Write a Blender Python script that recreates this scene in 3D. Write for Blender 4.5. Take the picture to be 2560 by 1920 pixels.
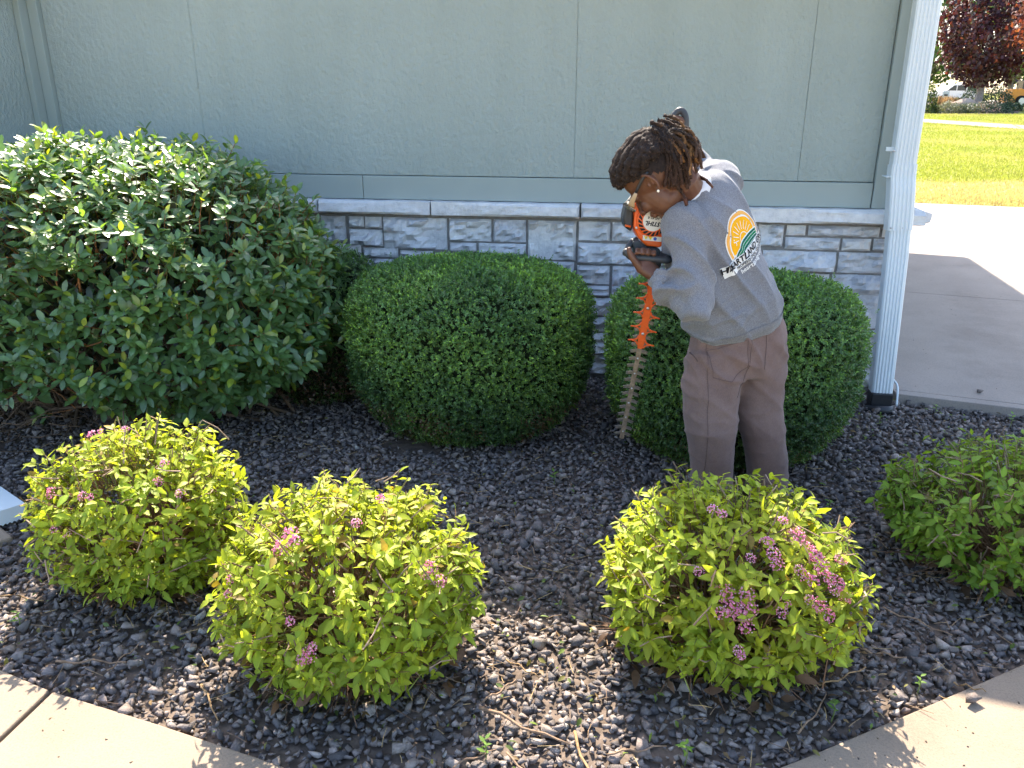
import bpy, bmesh, math, random
import numpy as np
from mathutils import Vector, Matrix, noise as mnoise
from mathutils.bvhtree import BVHTree
random.seed(7); rng = np.random.default_rng(7)
R = math.radians
scn = bpy.context.scene
for o in list(bpy.data.objects): bpy.data.objects.remove(o)
col = scn.collection

# ------------------------------------------------------------ camera, sky, sun, exposure
CAM = np.array([0.0, 0.0, 1.6])
cam_d = bpy.data.cameras.new('camera'); cam = bpy.data.objects.new('camera', cam_d); col.objects.link(cam)
cam_d.sensor_width = 36; cam_d.lens = 28.125; cam_d.clip_start = 0.05; cam_d.clip_end = 2000
cam.location = CAM; cam.rotation_euler = (R(70), 0, R(8.5)); scn.camera = cam

SUN_EL, SUN_AZ = R(47), R(14)            # elevation; azimuth to the left of straight behind the wall
SUN = Vector((-math.sin(SUN_AZ)*math.cos(SUN_EL), math.cos(SUN_AZ)*math.cos(SUN_EL), math.sin(SUN_EL)))
world = bpy.data.worlds.new('World'); scn.world = world; world.use_nodes = True
wn = world.node_tree; bg = wn.nodes['Background']
sky = wn.nodes.new('ShaderNodeTexSky'); sky.sky_type = 'NISHITA'; sky.sun_disc = False
sky.sun_elevation = SUN_EL; sky.sun_rotation = -SUN_AZ; sky.air_density = 1.0; sky.dust_density = 1.6; sky.ozone_density = 1.0
wn.links.new(sky.outputs[0], bg.inputs[0]); bg.inputs[1].default_value = 0.15
sl = bpy.data.lights.new('sun', 'SUN'); sl.energy = 5.0; sl.angle = R(0.53); sl.color = (1.0, 0.90, 0.76)
so = bpy.data.objects.new('sun', sl); col.objects.link(so); so.rotation_euler = SUN.to_track_quat('Z', 'Y').to_euler(); so.location = SUN*30
vs = scn.view_settings; vs.view_transform = 'Standard'; vs.look = 'None'; vs.exposure = 1.9; vs.gamma = 1.0
vs.use_curve_mapping = False
scn.render.engine = 'CYCLES'; scn.cycles.max_bounces = 5; scn.cycles.transparent_max_bounces = 4
scn.cycles.diffuse_bounces = 3; scn.cycles.glossy_bounces = 2; scn.cycles.transmission_bounces = 4; scn.cycles.caustics_reflective = False; scn.cycles.caustics_refractive = False
scn.cycles.use_adaptive_sampling = True; scn.cycles.adaptive_threshold = .03; scn.cycles.use_denoising = True

# ------------------------------------------------------------ helpers
def unit(v):
    v = np.asarray(v, float); return v/np.linalg.norm(v)
def tag(o, label=None, cat=None, group=None, kind=None):
    for k, v in (('label', label), ('category', cat), ('group', group), ('kind', kind)):
        if v: o[k] = v
    return o
def empty(name, loc=(0, 0, 0)):
    o = bpy.data.objects.new(name, None); col.objects.link(o); o.location = loc; o.empty_display_size = .05
    return o
def wloc(p):
    l = Vector((0, 0, 0))
    while p is not None: l = l + p.location; p = p.parent
    return l
def raw_mesh(name, V, F, C=None, smooth=False):
    V = np.asarray(V, np.float32); me = bpy.data.meshes.new(name)
    if isinstance(F, np.ndarray) and F.ndim == 2:
        n, k = F.shape
        me.vertices.add(len(V)); me.vertices.foreach_set('co', V.ravel())
        me.loops.add(n*k); me.loops.foreach_set('vertex_index', F.astype(np.int32).ravel())
        me.polygons.add(n); me.polygons.foreach_set('loop_start', np.arange(0, n*k, k, dtype=np.int32))
        me.polygons.foreach_set('loop_total', np.full(n, k, np.int32))
        me.update(calc_edges=True)
    else:
        me.from_pydata([tuple(map(float, v)) for v in V], [], [list(map(int, f)) for f in F]); me.update()
    if C is not None:
        C = np.asarray(C, np.float32); a = me.color_attributes.new('Col', 'FLOAT_COLOR', 'POINT')
        a.data.foreach_set('color', np.hstack([C, np.ones((len(C), 1), np.float32)]).ravel())
    if smooth: me.polygons.foreach_set('use_smooth', np.ones(len(me.polygons), bool))
    return me
def obj(name, me, mat=None, parent=None, world_coords=True):
    """links a mesh; mesh data are in world coordinates and become relative to the parent"""
    o = bpy.data.objects.new(name, me); col.objects.link(o)
    if mat is not None and len(me.materials) == 0: me.materials.append(mat)
    if parent is not None:
        o.parent = parent
        if world_coords: me.transform(Matrix.Translation(-wloc(parent)))
    return o
class MB:
    def __init__(s): s.V = []; s.F = []
    def add(s, V, F):
        n = len(s.V); s.V += [tuple(v) for v in V]; s.F += [[i+n for i in f] for f in F]; return s
    def box(s, a, b, M=None):
        x0, y0, z0 = a; x1, y1, z1 = b
        V = [(x0,y0,z0),(x1,y0,z0),(x1,y1,z0),(x0,y1,z0),(x0,y0,z1),(x1,y0,z1),(x1,y1,z1),(x0,y1,z1)]
        if M is not None: V = [tuple(M @ Vector(v)) for v in V]
        return s.add(V, [[0,3,2,1],[4,5,6,7],[0,1,5,4],[1,2,6,5],[2,3,7,6],[3,0,4,7]])
    def prism(s, poly, z0, z1):
        n = len(poly); V = [(x, y, z0) for x, y in poly]+[(x, y, z1) for x, y in poly]
        return s.add(V, [list(range(n))[::-1], list(range(n, 2*n))]+[[i, (i+1) % n, n+(i+1) % n, n+i] for i in range(n)])
    def mesh(s, name, smooth=False, bevel=0, seg=2):
        me = raw_mesh(name, s.V, s.F, smooth=smooth)
        bm = bmesh.new(); bm.from_mesh(me); bmesh.ops.recalc_face_normals(bm, faces=bm.faces)
        if bevel:
            bmesh.ops.bevel(bm, geom=bm.edges[:], offset=bevel, segments=seg, affect='EDGES', profile=.5)
            if smooth:
                for f in bm.faces: f.smooth = True
        bm.to_mesh(me); bm.free(); return me
    def build(s, name, mat, parent=None, smooth=False, bevel=0, seg=2):
        return obj(name, s.mesh(name, smooth, bevel, seg), mat, parent)
def loft(P, rx, ry=None, side=(1, 0, 0), seg=12, exp=2.0, cap=True):
    """closed tube through points P with elliptical rings; side = lateral reference (one or per point)"""
    P = np.asarray(P, float); n = len(P); rx = np.broadcast_to(rx, n); ry = rx if ry is None else np.broadcast_to(ry, n)
    side = np.asarray(side, float); side = np.broadcast_to(side, (n, 3)) if side.ndim == 1 else side
    T = np.gradient(P, axis=0); V = []
    a = np.linspace(0, 2*np.pi, seg, endpoint=False)
    ca = np.sign(np.cos(a))*np.abs(np.cos(a))**(2/exp); sa = np.sign(np.sin(a))*np.abs(np.sin(a))**(2/exp)
    for i in range(n):
        t = unit(T[i]); s_ = side[i]-t*np.dot(side[i], t)
        if np.linalg.norm(s_) < 1e-4: s_ = np.cross(t, (.3, .8, .5))
        s_ = unit(s_); o_ = np.cross(t, s_)
        V.append(P[i]+np.outer(ca*rx[i], s_)+np.outer(sa*ry[i], o_))
    V = np.vstack(V); F = []
    for i in range(n-1):
        for j in range(seg):
            k = (j+1) % seg; F.append([i*seg+j, i*seg+k, (i+1)*seg+k, (i+1)*seg+j])
    if cap:
        V = np.vstack([V, P[:1], P[-1:]]); m = n*seg
        for j in range(seg):
            k = (j+1) % seg; F.append([m, k, j]); F.append([m+1, (n-1)*seg+j, (n-1)*seg+k])
    return V, F
def spline(P, m):
    """Catmull-Rom resample"""
    P = np.asarray(P, float); n = len(P); Q = np.vstack([2*P[0]-P[1], P, 2*P[-1]-P[-2]]); out = []
    for u in np.linspace(0, n-1, m):
        i = min(int(u), n-2); t = u-i; a, b, c, d = Q[i], Q[i+1], Q[i+2], Q[i+3]
        out.append(.5*((2*b)+(-a+c)*t+(2*a-5*b+4*c-d)*t*t+(-a+3*b-3*c+d)*t**3))
    return np.array(out)
def ellipsoid(c, ax, r, nu=16, nv=10):
    """ax: 3 unit vectors, r: 3 radii"""
    V = []; F = []
    for i in range(nv+1):
        ph = -np.pi/2+np.pi*i/nv
        for j in range(nu):
            th = 2*np.pi*j/nu
            V.append(np.asarray(c)+ax[0]*r[0]*np.cos(ph)*np.cos(th)+ax[1]*r[1]*np.cos(ph)*np.sin(th)+ax[2]*r[2]*np.sin(ph))
    for i in range(nv):
        for j in range(nu): F.append([i*nu+j, i*nu+(j+1) % nu, (i+1)*nu+(j+1) % nu, (i+1)*nu+j])
    return V, F
def many_tubes(paths, radii, seg=4):
    """numpy merge of thin tubes; all the paths have the same number of points. paths K,n,3; radii K,n"""
    P = np.asarray(paths, float); K, n, _ = P.shape; r = np.asarray(radii, float)
    T = np.gradient(P, axis=1); T /= np.linalg.norm(T, axis=2, keepdims=True)+1e-9
    ref = np.where(np.abs(T[..., 2:3]) > .9, np.array([1., 0, 0]), np.array([0, 0, 1.]))
    s_ = np.cross(T, ref); s_ /= np.linalg.norm(s_, axis=2, keepdims=True)+1e-9; o_ = np.cross(T, s_)
    a = np.linspace(0, 2*np.pi, seg, endpoint=False)
    V = P[:, :, None, :]+r[:, :, None, None]*(np.cos(a)[None, None, :, None]*s_[:, :, None, :]+np.sin(a)[None, None, :, None]*o_[:, :, None, :])
    f = []
    for i in range(n-1):
        for j in range(seg): f.append([i*seg+j, i*seg+(j+1) % seg, (i+1)*seg+(j+1) % seg, (i+1)*seg+j])
    f = np.array(f); F = (f[None]+(np.arange(K)*n*seg)[:, None, None]).reshape(-1, 4)
    return V.reshape(-1, 3), F
def inst(bV, bF, Rm, T, cols=None, bC=None):
    """copies of a base mesh: Rm K,3,3 (scaled), T K,3, cols K,3"""
    K = len(T); n = len(bV)
    V = np.einsum('kij,nj->kni', Rm, bV)+T[:, None, :]
    F = (bF[None]+(np.arange(K)*n)[:, None, None]).reshape(-1, bF.shape[1])
    C = None
    if cols is not None: C = (cols[:, None, :]*(bC[None, :, :] if bC is not None else np.ones((1, n, 1)))).reshape(-1, 3)
    return V.reshape(-1, 3), F, C
def frames(d, n, s):
    """leaf matrices: local +Y along d, +Z along n (orthogonalised), scale s"""
    d = d/np.linalg.norm(d, axis=1, keepdims=True)
    n = n-d*np.sum(n*d, 1, keepdims=True); n /= np.linalg.norm(n, axis=1, keepdims=True)+1e-9
    x = np.cross(d, n); M = np.stack([x, d, n], axis=2)
    return M*np.asarray(s).reshape(-1, 1, 1)
def rand_dirs(k):
    v = rng.normal(size=(k, 3)); return v/np.linalg.norm(v, axis=1, keepdims=True)

# ------------------------------------------------------------ materials
def nmat(name, rough=.8, spec=.3):
    m = bpy.data.materials.new(name); m.use_nodes = True; nt = m.node_tree; b = nt.nodes['Principled BSDF']
    b.inputs['Roughness'].default_value = rough; b.inputs['Specular IOR Level'].default_value = spec
    return m, nt, b
def N(nt, t, **k):
    n = nt.nodes.new(t)
    for a, v in k.items(): setattr(n, a, v)
    return n
def tex(nt, scale, detail=6, kind='noise', stretch=None, rough=.6, coord='Object'):
    tc = N(nt, 'ShaderNodeTexCoord'); mp = N(nt, 'ShaderNodeMapping'); nt.links.new(tc.outputs[coord], mp.inputs[0])
    if stretch: mp.inputs['Scale'].default_value = stretch
    if kind == 'noise':
        n = N(nt, 'ShaderNodeTexNoise'); n.inputs['Scale'].default_value = scale; n.inputs['Detail'].default_value = detail; n.inputs['Roughness'].default_value = rough
    else:
        n = N(nt, 'ShaderNodeTexVoronoi'); n.inputs['Scale'].default_value = scale
    nt.links.new(mp.outputs[0], n.inputs['Vector']); return n.outputs[0]
def ramp(nt, src, stops):
    r = N(nt, 'ShaderNodeValToRGB'); e = r.color_ramp.elements
    while len(e) < len(stops): e.new(.5)
    for i, (p, c) in enumerate(stops): e[i].position = p; e[i].color = (*c, 1) if len(c) == 3 else c
    nt.links.new(src, r.inputs[0]); return r.outputs[0]
def mixc(nt, a, b, fac, mode='MIX'):
    m = N(nt, 'ShaderNodeMix', data_type='RGBA', blend_type=mode)
    for s_, v in ((m.inputs[0], fac), (m.inputs[6], a), (m.inputs[7], b)):
        if hasattr(v, 'is_linked') or hasattr(v, 'links'): nt.links.new(v, s_)
        elif isinstance(v, (int, float)): s_.default_value = v
        else: s_.default_value = (*v, 1)
    return m.outputs[2]
def bump(nt, b, src, strength=.3, dist=.01):
    n = N(nt, 'ShaderNodeBump'); n.inputs['Strength'].default_value = strength; n.inputs['Distance'].default_value = dist
    nt.links.new(src, n.inputs['Height'])
    if b.inputs['Normal'].links: nt.links.new(b.inputs['Normal'].links[0].from_socket, n.inputs['Normal'])
    nt.links.new(n.outputs[0], b.inputs['Normal'])
def setc(nt, b, c):
    if hasattr(c, 'links'): nt.links.new(c, b.inputs['Base Color'])
    else: b.inputs['Base Color'].default_value = (*c, 1)
def plain(name, c, rough=.6, spec=.3, var=.12, scale=20, bmp=0, bscale=80, metal=0):
    m, nt, b = nmat(name, rough, spec); c = np.array(c)
    setc(nt, b, ramp(nt, tex(nt, scale), [(.3, tuple(c*(1-var))), (.7, tuple(np.minimum(c*(1+var), 1)))]))
    b.inputs['Metallic'].default_value = metal
    if bmp: bump(nt, b, tex(nt, bscale), bmp, .004)
    return m
def leafmat(name, rough=.45, spec=.4, trans=.45, tcol=(1.25, 1.2, .5)):
    m, nt, b = nmat(name, rough, spec)
    at = N(nt, 'ShaderNodeAttribute'); at.attribute_name = 'Col'
    c = mixc(nt, at.outputs['Color'], ramp(nt, tex(nt, 60, 3), [(.3, (.8, .8, .8)), (.7, (1.15, 1.15, 1.15))]), 1.0, 'MULTIPLY')
    nt.links.new(c, b.inputs['Base Color'])
    t = N(nt, 'ShaderNodeBsdfTranslucent'); nt.links.new(mixc(nt, c, tcol, 1.0, 'MULTIPLY'), t.inputs[0])
    mx = N(nt, 'ShaderNodeMixShader'); mx.inputs[0].default_value = trans
    nt.links.new(b.outputs[0], mx.inputs[1]); nt.links.new(t.outputs[0], mx.inputs[2])
    nt.links.new(mx.outputs[0], nt.nodes['Material Output'].inputs[0]); return m
def colmat(name, rough=.8, spec=.25, bmp=.3, bscale=150, var=.25, vscale=60):
    m, nt, b = nmat(name, rough, spec)
    at = N(nt, 'ShaderNodeAttribute'); at.attribute_name = 'Col'
    c = mixc(nt, at.outputs['Color'], ramp(nt, tex(nt, vscale, 5), [(.3, (1-var,)*3), (.7, (1+var,)*3)]), 1.0, 'MULTIPLY')
    nt.links.new(c, b.inputs['Base Color'])
    if bmp: bump(nt, b, tex(nt, bscale, 4), bmp, .004)
    return m

M = {}
# painted stucco siding: grey green, trowelled relief
m, nt, b = nmat('stucco', .75, .25)
setc(nt, b, mixc(nt, ramp(nt, tex(nt, 1.3, 4), [(.3, (.30, .345, .318)), (.7, (.33, .375, .346))]), ramp(nt, tex(nt, 5, 6, stretch=(1, 1, .12)), [(.3, (.95, .95, .94)), (.7, (1.03, 1.03, 1.03))]), 1.0, 'MULTIPLY'))
bump(nt, b, tex(nt, 42, 4, stretch=(1, 1, .7)), .8, .016); bump(nt, b, tex(nt, 130, 2), .35, .005); M['stucco'] = m
m, nt, b = nmat('trim_paint', .6, .3)
setc(nt, b, ramp(nt, tex(nt, 2.0, 3), [(.3, (.285, .33, .306)), (.7, (.31, .355, .33))]))
bump(nt, b, tex(nt, 40, 3, stretch=(.15, 1, 1)), .08, .004); M['trim'] = m
# manufactured stone
m, nt, b = nmat('stone', .85, .2)
info = N(nt, 'ShaderNodeObjectInfo')
base = ramp(nt, tex(nt, 13, 9, rough=.78), [(.26, (.36, .365, .375)), (.45, (.60, .60, .61)), (.74, (.74, .735, .725))])
tint = ramp(nt, info.outputs['Random'], [(0, (.86, .87, .90)), (.5, (1, 1, 1)), (1, (1.08, 1.06, 1.02))])
setc(nt, b, mixc(nt, base, tint, 1.0, 'MULTIPLY'))
bump(nt, b, tex(nt, 14, 8, rough=.65), .7, .02); bump(nt, b, tex(nt, 90, 5), .4, .004); M['stone'] = m
M['mortar'] = plain('mortar', (.23, .22, .21), .95, .1, .2, 30, .5, 160)
m, nt, b = nmat('white_metal', .38, .45)
setc(nt, b, ramp(nt, tex(nt, 4, 6, stretch=(1, 1, .25)), [(.3, (.60, .65, .665)), (.7, (.70, .745, .755))])); M['gutter'] = m
M['screw'] = plain('screw_metal', (.5, .5, .5), .35, .5, .1, 30, metal=.8)
# concrete, warm
def concrete(name, c0, c1, sc):
    m, nt, b = nmat(name, .9, .2)
    base = ramp(nt, tex(nt, 2.2, 8, rough=.6), [(.3, c0), (.7, c1)])
    sp = ramp(nt, tex(nt, sc, 3, rough=.8), [(.32, (.78, .78, .8)), (.5, (1, 1, 1)), (.72, (1.1, 1.08, 1.05))])
    stn = ramp(nt, tex(nt, .9, 9, rough=.7), [(.30, (.80, .79, .78)), (.46, (1, 1, 1)), (.75, (1.04, 1.04, 1.03))])
    setc(nt, b, mixc(nt, mixc(nt, base, sp, 1.0, 'MULTIPLY'), stn, 1.0, 'MULTIPLY')); bump(nt, b, tex(nt, sc*.8, 4), .35, .004); bump(nt, b, tex(nt, 9, 3, stretch=(1, .12, 1)), .1, .01)
    return m
M['walk'] = concrete('walk_concrete', (.23, .178, .13), (.285, .222, .164), 170)
M['drive'] = concrete('drive_concrete', (.285, .245, .213), (.34, .292, .252), 120)
M['soil'] = plain('soil', (.13, .10, .08), .95, .1, .5, 25, .8, 60)
M['gravel'] = colmat('lava_gravel', 1.0, .06, .9, 210, .35, 45)
M['asphalt'] = plain('asphalt', (.10, .095, .09), .9, .2, .2, 4)
m, nt, b = nmat('lawn_soil', .95, .1)
tc = N(nt, 'ShaderNodeTexCoord'); sx = N(nt, 'ShaderNodeSeparateXYZ'); nt.links.new(tc.outputs['Object'], sx.inputs[0])
ad = N(nt, 'ShaderNodeMath', operation='MULTIPLY_ADD'); nt.links.new(tex(nt, 1.2, 6), ad.inputs[0]); ad.inputs[1].default_value = 1.6; nt.links.new(sx.outputs[1], ad.inputs[2])
mr = N(nt, 'ShaderNodeMapRange'); nt.links.new(ad.outputs[0], mr.inputs[0]); mr.inputs[1].default_value = 16.2; mr.inputs[2].default_value = 17.6
g1 = ramp(nt, tex(nt, .35, 5), [(.35, (.17, .21, .03)), (.62, (.28, .26, .07))])
g2 = ramp(nt, tex(nt, 3, 5), [(.3, (.36, .29, .15)), (.7, (.45, .37, .20))])
gg = mixc(nt, g2, g1, mr.outputs[0]); setc(nt, b, mixc(nt, gg, ramp(nt, tex(nt, 18, 4), [(.3, (.7, .7, .7)), (.7, (1.25, 1.25, 1.2))]), 1.0, 'MULTIPLY'))
M['lawn'] = m
M['grass'] = leafmat('grass_blade', .5, .3, .4, (1.2, 1.2, .6))
M['leaf_glossy'] = leafmat('glossy_leaf', .36, 1.0, .40, (1.9, 1.7, .3))
M['leaf_box'] = leafmat('boxwood_leaf', .38, .5, .25, (1.3, 1.3, .5))
M['leaf_spirea'] = leafmat('spirea_leaf', .5, .3, .5, (1.15, 1.1, .45))
M['leaf_tree'] = leafmat('tree_leaf', .45, .5, .35, (1.3, 1.1, .7))
M['flower'] = leafmat('petals', .8, .1, .5, (1.05, 1.0, 1.05))
M['twig'] = colmat('twig_bark', .85, .2, .4, 200, .3, 70)
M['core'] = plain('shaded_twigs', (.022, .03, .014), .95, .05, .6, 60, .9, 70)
M['bark'] = plain('tree_bark', (.28, .24, .22), .95, .1, .3, 12, .9, 30)
M['shingle'] = plain('roof_shingle', (.12, .11, .10), .9, .1, .3, 8)
M['soffit'] = plain('soffit', (.62, .63, .60), .7, .2, .05, 5)
M['black_plastic'] = plain('black_plastic', (.018, .019, .022), .42, .45, .2, 40, .15, 300)
M['dark_plastic'] = plain('grey_plastic', (.045, .047, .05), .5, .4, .2, 40)
M['orange'] = plain('orange_plastic', (.75, .105, .008), .35, .45, .06, 15)
M['orange_guard'] = plain('orange_guard', (.58, .085, .012), .45, .35, .12, 25)
M['cream'] = plain('cream_label', (.72, .68, .58), .5, .3, .04, 10)
M['ink'] = plain('black_ink', (.012, .012, .012), .6, .2, .05, 10)
M['yellow_ink'] = plain('yellow_ink', (.75, .52, .03), .6, .2, .05, 10)
M['blue_ink'] = plain('blue_ink', (.05, .12, .45), .6, .2, .05, 10)
M['blade'] = plain('worn_steel', (.24, .18, .13), .5, .5, .35, 60, .2, 200, metal=.45)
M['tooth'] = plain('tooth_steel', (.19, .165, .145), .42, .5, .35, 50, metal=.6)
M['skin'] = None
m, nt, b = nmat('skin', .48, .4)
setc(nt, b, ramp(nt, tex(nt, 25, 5), [(.3, (.105, .043, .024)), (.7, (.15, .066, .037))])); b.inputs['Subsurface Weight'].default_value = .06
b.inputs['Subsurface Radius'].default_value = (.01, .004, .002); bump(nt, b, tex(nt, 300, 2), .12, .001); M['skin'] = m
# heather grey sweatshirt cloth
m, nt, b = nmat('heather_cloth', .95, .1)
hb = ramp(nt, tex(nt, 260, 3, rough=.8), [(.33, (.125, .13, .145)), (.5, (.185, .187, .205)), (.68, (.26, .26, .277))])
setc(nt, b, hb); b.inputs['Sheen Weight'].default_value = .25; bump(nt, b, tex(nt, 420, 2), .25, .002); M['heather'] = m
m, nt, b = nmat('brown_canvas', .9, .12)
setc(nt, b, mixc(nt, ramp(nt, tex(nt, 8, 6), [(.3, (.155, .10, .086)), (.7, (.215, .143, .124))]), ramp(nt, tex(nt, 500, 2, stretch=(1, 1, .3)), [(.3, (.85,)*3), (.7, (1.12,)*3)]), 1.0, 'MULTIPLY'))
b.inputs['Sheen Weight'].default_value = .15; bump(nt, b, tex(nt, 380, 2), .2, .002); M['canvas'] = m
M['seam'] = plain('seam_thread', (.12, .082, .074), .9, .1, .1, 40)
M['boot'] = plain('boot_leather', (.09, .055, .03), .7, .3, .3, 30, .3, 90)
M['white_cloth'] = plain('white_cloth', (.72, .73, .76), .9, .1, .05, 40)
M['hair'] = colmat('hair_locs', .75, .25, .8, 260, .45, 120)
M['pearl'] = plain('pearl', (.85, .80, .68), .2, .6, .02, 10)
M['print_orange'] = plain('print_orange', (.88, .42, .012), .8, .1, .05, 60)
M['print_amber'] = plain('print_amber', (.80, .40, .10), .8, .1, .05, 60)
M['print_green'] = plain('print_green', (.02, .20, .085), .8, .1, .12, 60)
M['print_green_dark'] = plain('print_dark_green', (.012, .12, .08), .8, .1, .12, 60)
M['print_white'] = plain('print_white', (.80, .78, .74), .8, .1, .04, 60)
M['print_ink'] = plain('print_ink', (.02, .018, .02), .8, .1, .05, 60)
m, nt, b = nmat('clear_lens', .05, .5); b.inputs['Transmission Weight'].default_value = .9; b.inputs['Base Color'].default_value = (.92, .88, .8, 1); b.inputs['IOR'].default_value = 1.2; M['lens'] = m
M['amber_plastic'] = plain('amber_plastic', (.42, .30, .18), .3, .5, .1, 20)
M['car_paint'] = plain('van_paint', (.70, .68, .66), .25, .5, .02, 3)
M['glass_dark'] = plain('dark_glass', (.03, .035, .04), .08, .6, .1, 3)
M['tyre'] = plain('tyre', (.02, .02, .02), .85, .2, .1, 10)
M['machine_orange'] = plain('machine_orange', (.70, .26, .03), .4, .4, .1, 4)
M['red_paint'] = plain('red_paint', (.55, .04, .04), .4, .4, .05, 5)

# ------------------------------------------------------------ terrain, bed, paving
def zt(y): return -.03 if y < 12.4 else (-.03+.09*min((y-12.4)/.6, 1)+.007*max(min(y, 130)-13, 0))
xs = np.concatenate([np.linspace(-400, -20, 8), np.linspace(-10, 60, 36), np.linspace(80, 500, 8)])
ys = np.concatenate([np.linspace(-300, -10, 6), np.linspace(-4, 12.4, 9), [12.6, 12.8, 13.0], np.linspace(14, 130, 60), np.linspace(180, 900, 8)])
V = [(x, y, zt(y)) for y in ys for x in xs]; nx = len(xs)
F = np.array([[j*nx+i, j*nx+i+1, (j+1)*nx+i+1, (j+1)*nx+i] for j in range(len(ys)-1) for i in range(nx-1)])
tag(obj('ground', raw_mesh('ground', V, F, smooth=True), M['lawn']), 'mown lawn, dry along the driveway and green beyond', kind='structure')

SW = [(-6, 3.3), (-3.2, 2.13), (-2.2, 1.80), (-1.759, 1.66), (-1.541, 1.598), (-1.175, 1.526), (-.85, 1.455), (-.15, 1.27), (.485, 1.654), (.807, 1.863), (.925, 1.941), (1.207, 2.127), (3.5, 3.65), (6, 5.3)]
def y_walk(x): return np.interp(x, [p[0] for p in SW], [p[1] for p in SW])
def y_drive(x): return 4.358-.235*(x-1.405)
def in_bed(x, y):
    top = np.where(x > 1.45, np.minimum(y_drive(x), 4.52), 4.50)
    return (y > y_walk(x)) & (y < top)
bed = MB(); pts = [(x, float(y_walk(x))-.1) for x in np.linspace(-4.6, 3.6, 42)]
bed.prism(pts+[(3.6, 4.0), (1.45, 4.45), (1.45, 4.57), (-4.6, 4.57)], -.05, -.004)
tag(bed.build('planting_bed', M['soil']), 'dark soil of the planting bed under the stones', kind='structure')

walk = tag(empty('walkway', (-.6, .5, 0)), 'tan concrete walkway wrapping round the planting bed', kind='structure')
def slab(name, poly, z0, z1, mat, parent, bv=.006):
    b = MB(); b.prism(poly, z0, z1); return b.build(name, mat, parent, bevel=bv, seg=2)
def edge_pts(a, b_):
    xs_ = sorted({a, b_} | {p[0] for p in SW if a < p[0] < b_}); return [(x, float(y_walk(x))) for x in xs_]
for a, b_, al, bl in ((-6, -1.549, -6, -1.72), (-1.535, -.156, -1.706, -.156), (-.144, 2.2, -.144, 2.2), (2.213, 6, 2.213, 6)):
    slab('slab', [(al, -2.4), (bl, -2.4)]+edge_pts(a, b_)[::-1], -.10, .03, M['walk'], walk)
for a, b_ in ((-6, -1.72), (-1.706, -.156), (-.144, 2.2), (2.213, 6)):
    slab('slab', [(a, -6), (b_, -6), (b_, -2.412), (a, -2.412)], -.10, .03, M['walk'], walk)  # unseen paving behind the camera, added to bounce warm light onto the wall
drive = tag(empty('driveway', (3, 8, 0)), 'wide concrete driveway beside the building, half in its shadow', kind='structure')
def yk(x, k): return y_drive(x)+k
def yfar(x): return 12.875-.2*(x-4.109)
for (x0, x1) in ((1.47, 4.35), (4.356, 9.5)):
    for k0, k1 in ((0, .07), (.076, 2.70), (2.706, 5.4), (5.406, None)):
        if k1 is None: top = [(x1, yfar(x1)), (x0, yfar(x0))]
        else: top = [(x1, yk(x1, k1)), (x0, yk(x0, k1))]
        slab('slab', [(x0, yk(x0, k0)), (x1, yk(x1, k0))]+top, -.12, .06, M['drive'], drive, .004)
path = MB(); p0, p1, q0, q1 = (np.array(v) for v in ((13.31, 42.29), (15.11, 35.77), (14.83, 46.96), (16.7, 39.6)))
dd = p1-p0
for k in range(-4, 3):
    quad = [p0+dd*k, p0+dd*(k+.985), q0+dd*(k+.985)*1.0, q0+dd*k]
    path.add([(x, y, zt(y)+.02) for x, y in quad], [[0, 1, 2, 3]])
tag(path.build('footpath', M['walk']), 'pale concrete footpath crossing the lawn', kind='structure')
st = MB(); st.add([(x, y, zt(y)+.03) for x, y in ((-40, 92), (110, 72), (110, 100), (-40, 120))], [[0, 1, 2, 3]])
tag(st.build('street', plain('street_concrete', (.42, .36, .30), .9, .2, .15, .5)), 'pale street beyond the lawn', kind='structure')

# gravel: angular lava rock, one uncountable mass
def hull_stone(k):
    r = np.random.default_rng(k); P = r.uniform(-1, 1, (9, 3)); P /= np.max(np.abs(P), axis=1, keepdims=True)**.75; P *= (1, .72, .52)
    bm = bmesh.new(); vs_ = [bm.verts.new(p) for p in P]; res = bmesh.ops.convex_hull(bm, input=vs_)
    bmesh.ops.delete(bm, geom=list({g for g in list(res['geom_interior'])+list(res['geom_unused']) if isinstance(g, bmesh.types.BMVert)}), context='VERTS')
    bmesh.ops.triangulate(bm, faces=bm.faces[:]); bmesh.ops.recalc_face_normals(bm, faces=bm.faces)
    bm.verts.index_update(); bm.verts.ensure_lookup_table(); out = np.array([v.co[:] for v in bm.verts]), np.array([[v.index for v in f.verts] for f in bm.faces]); bm.free(); return out
def cam_uv(P):
    """picture position (0..1, 0..1) and depth of world points, used only to thin out what the view never sees"""
    cy, sy, cp, sp = math.cos(R(8.5)), math.sin(R(8.5)), math.cos(R(20)), math.sin(R(20))
    fw = np.array([-sy*cp, cy*cp, -sp]); rt = np.array([cy, sy, 0]); up = np.cross(rt, fw); v = P-CAM; z = v@fw
    return .5+2000/2560*(v@rt)/z, .5+2000/1920*(v@up)/z, z
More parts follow.
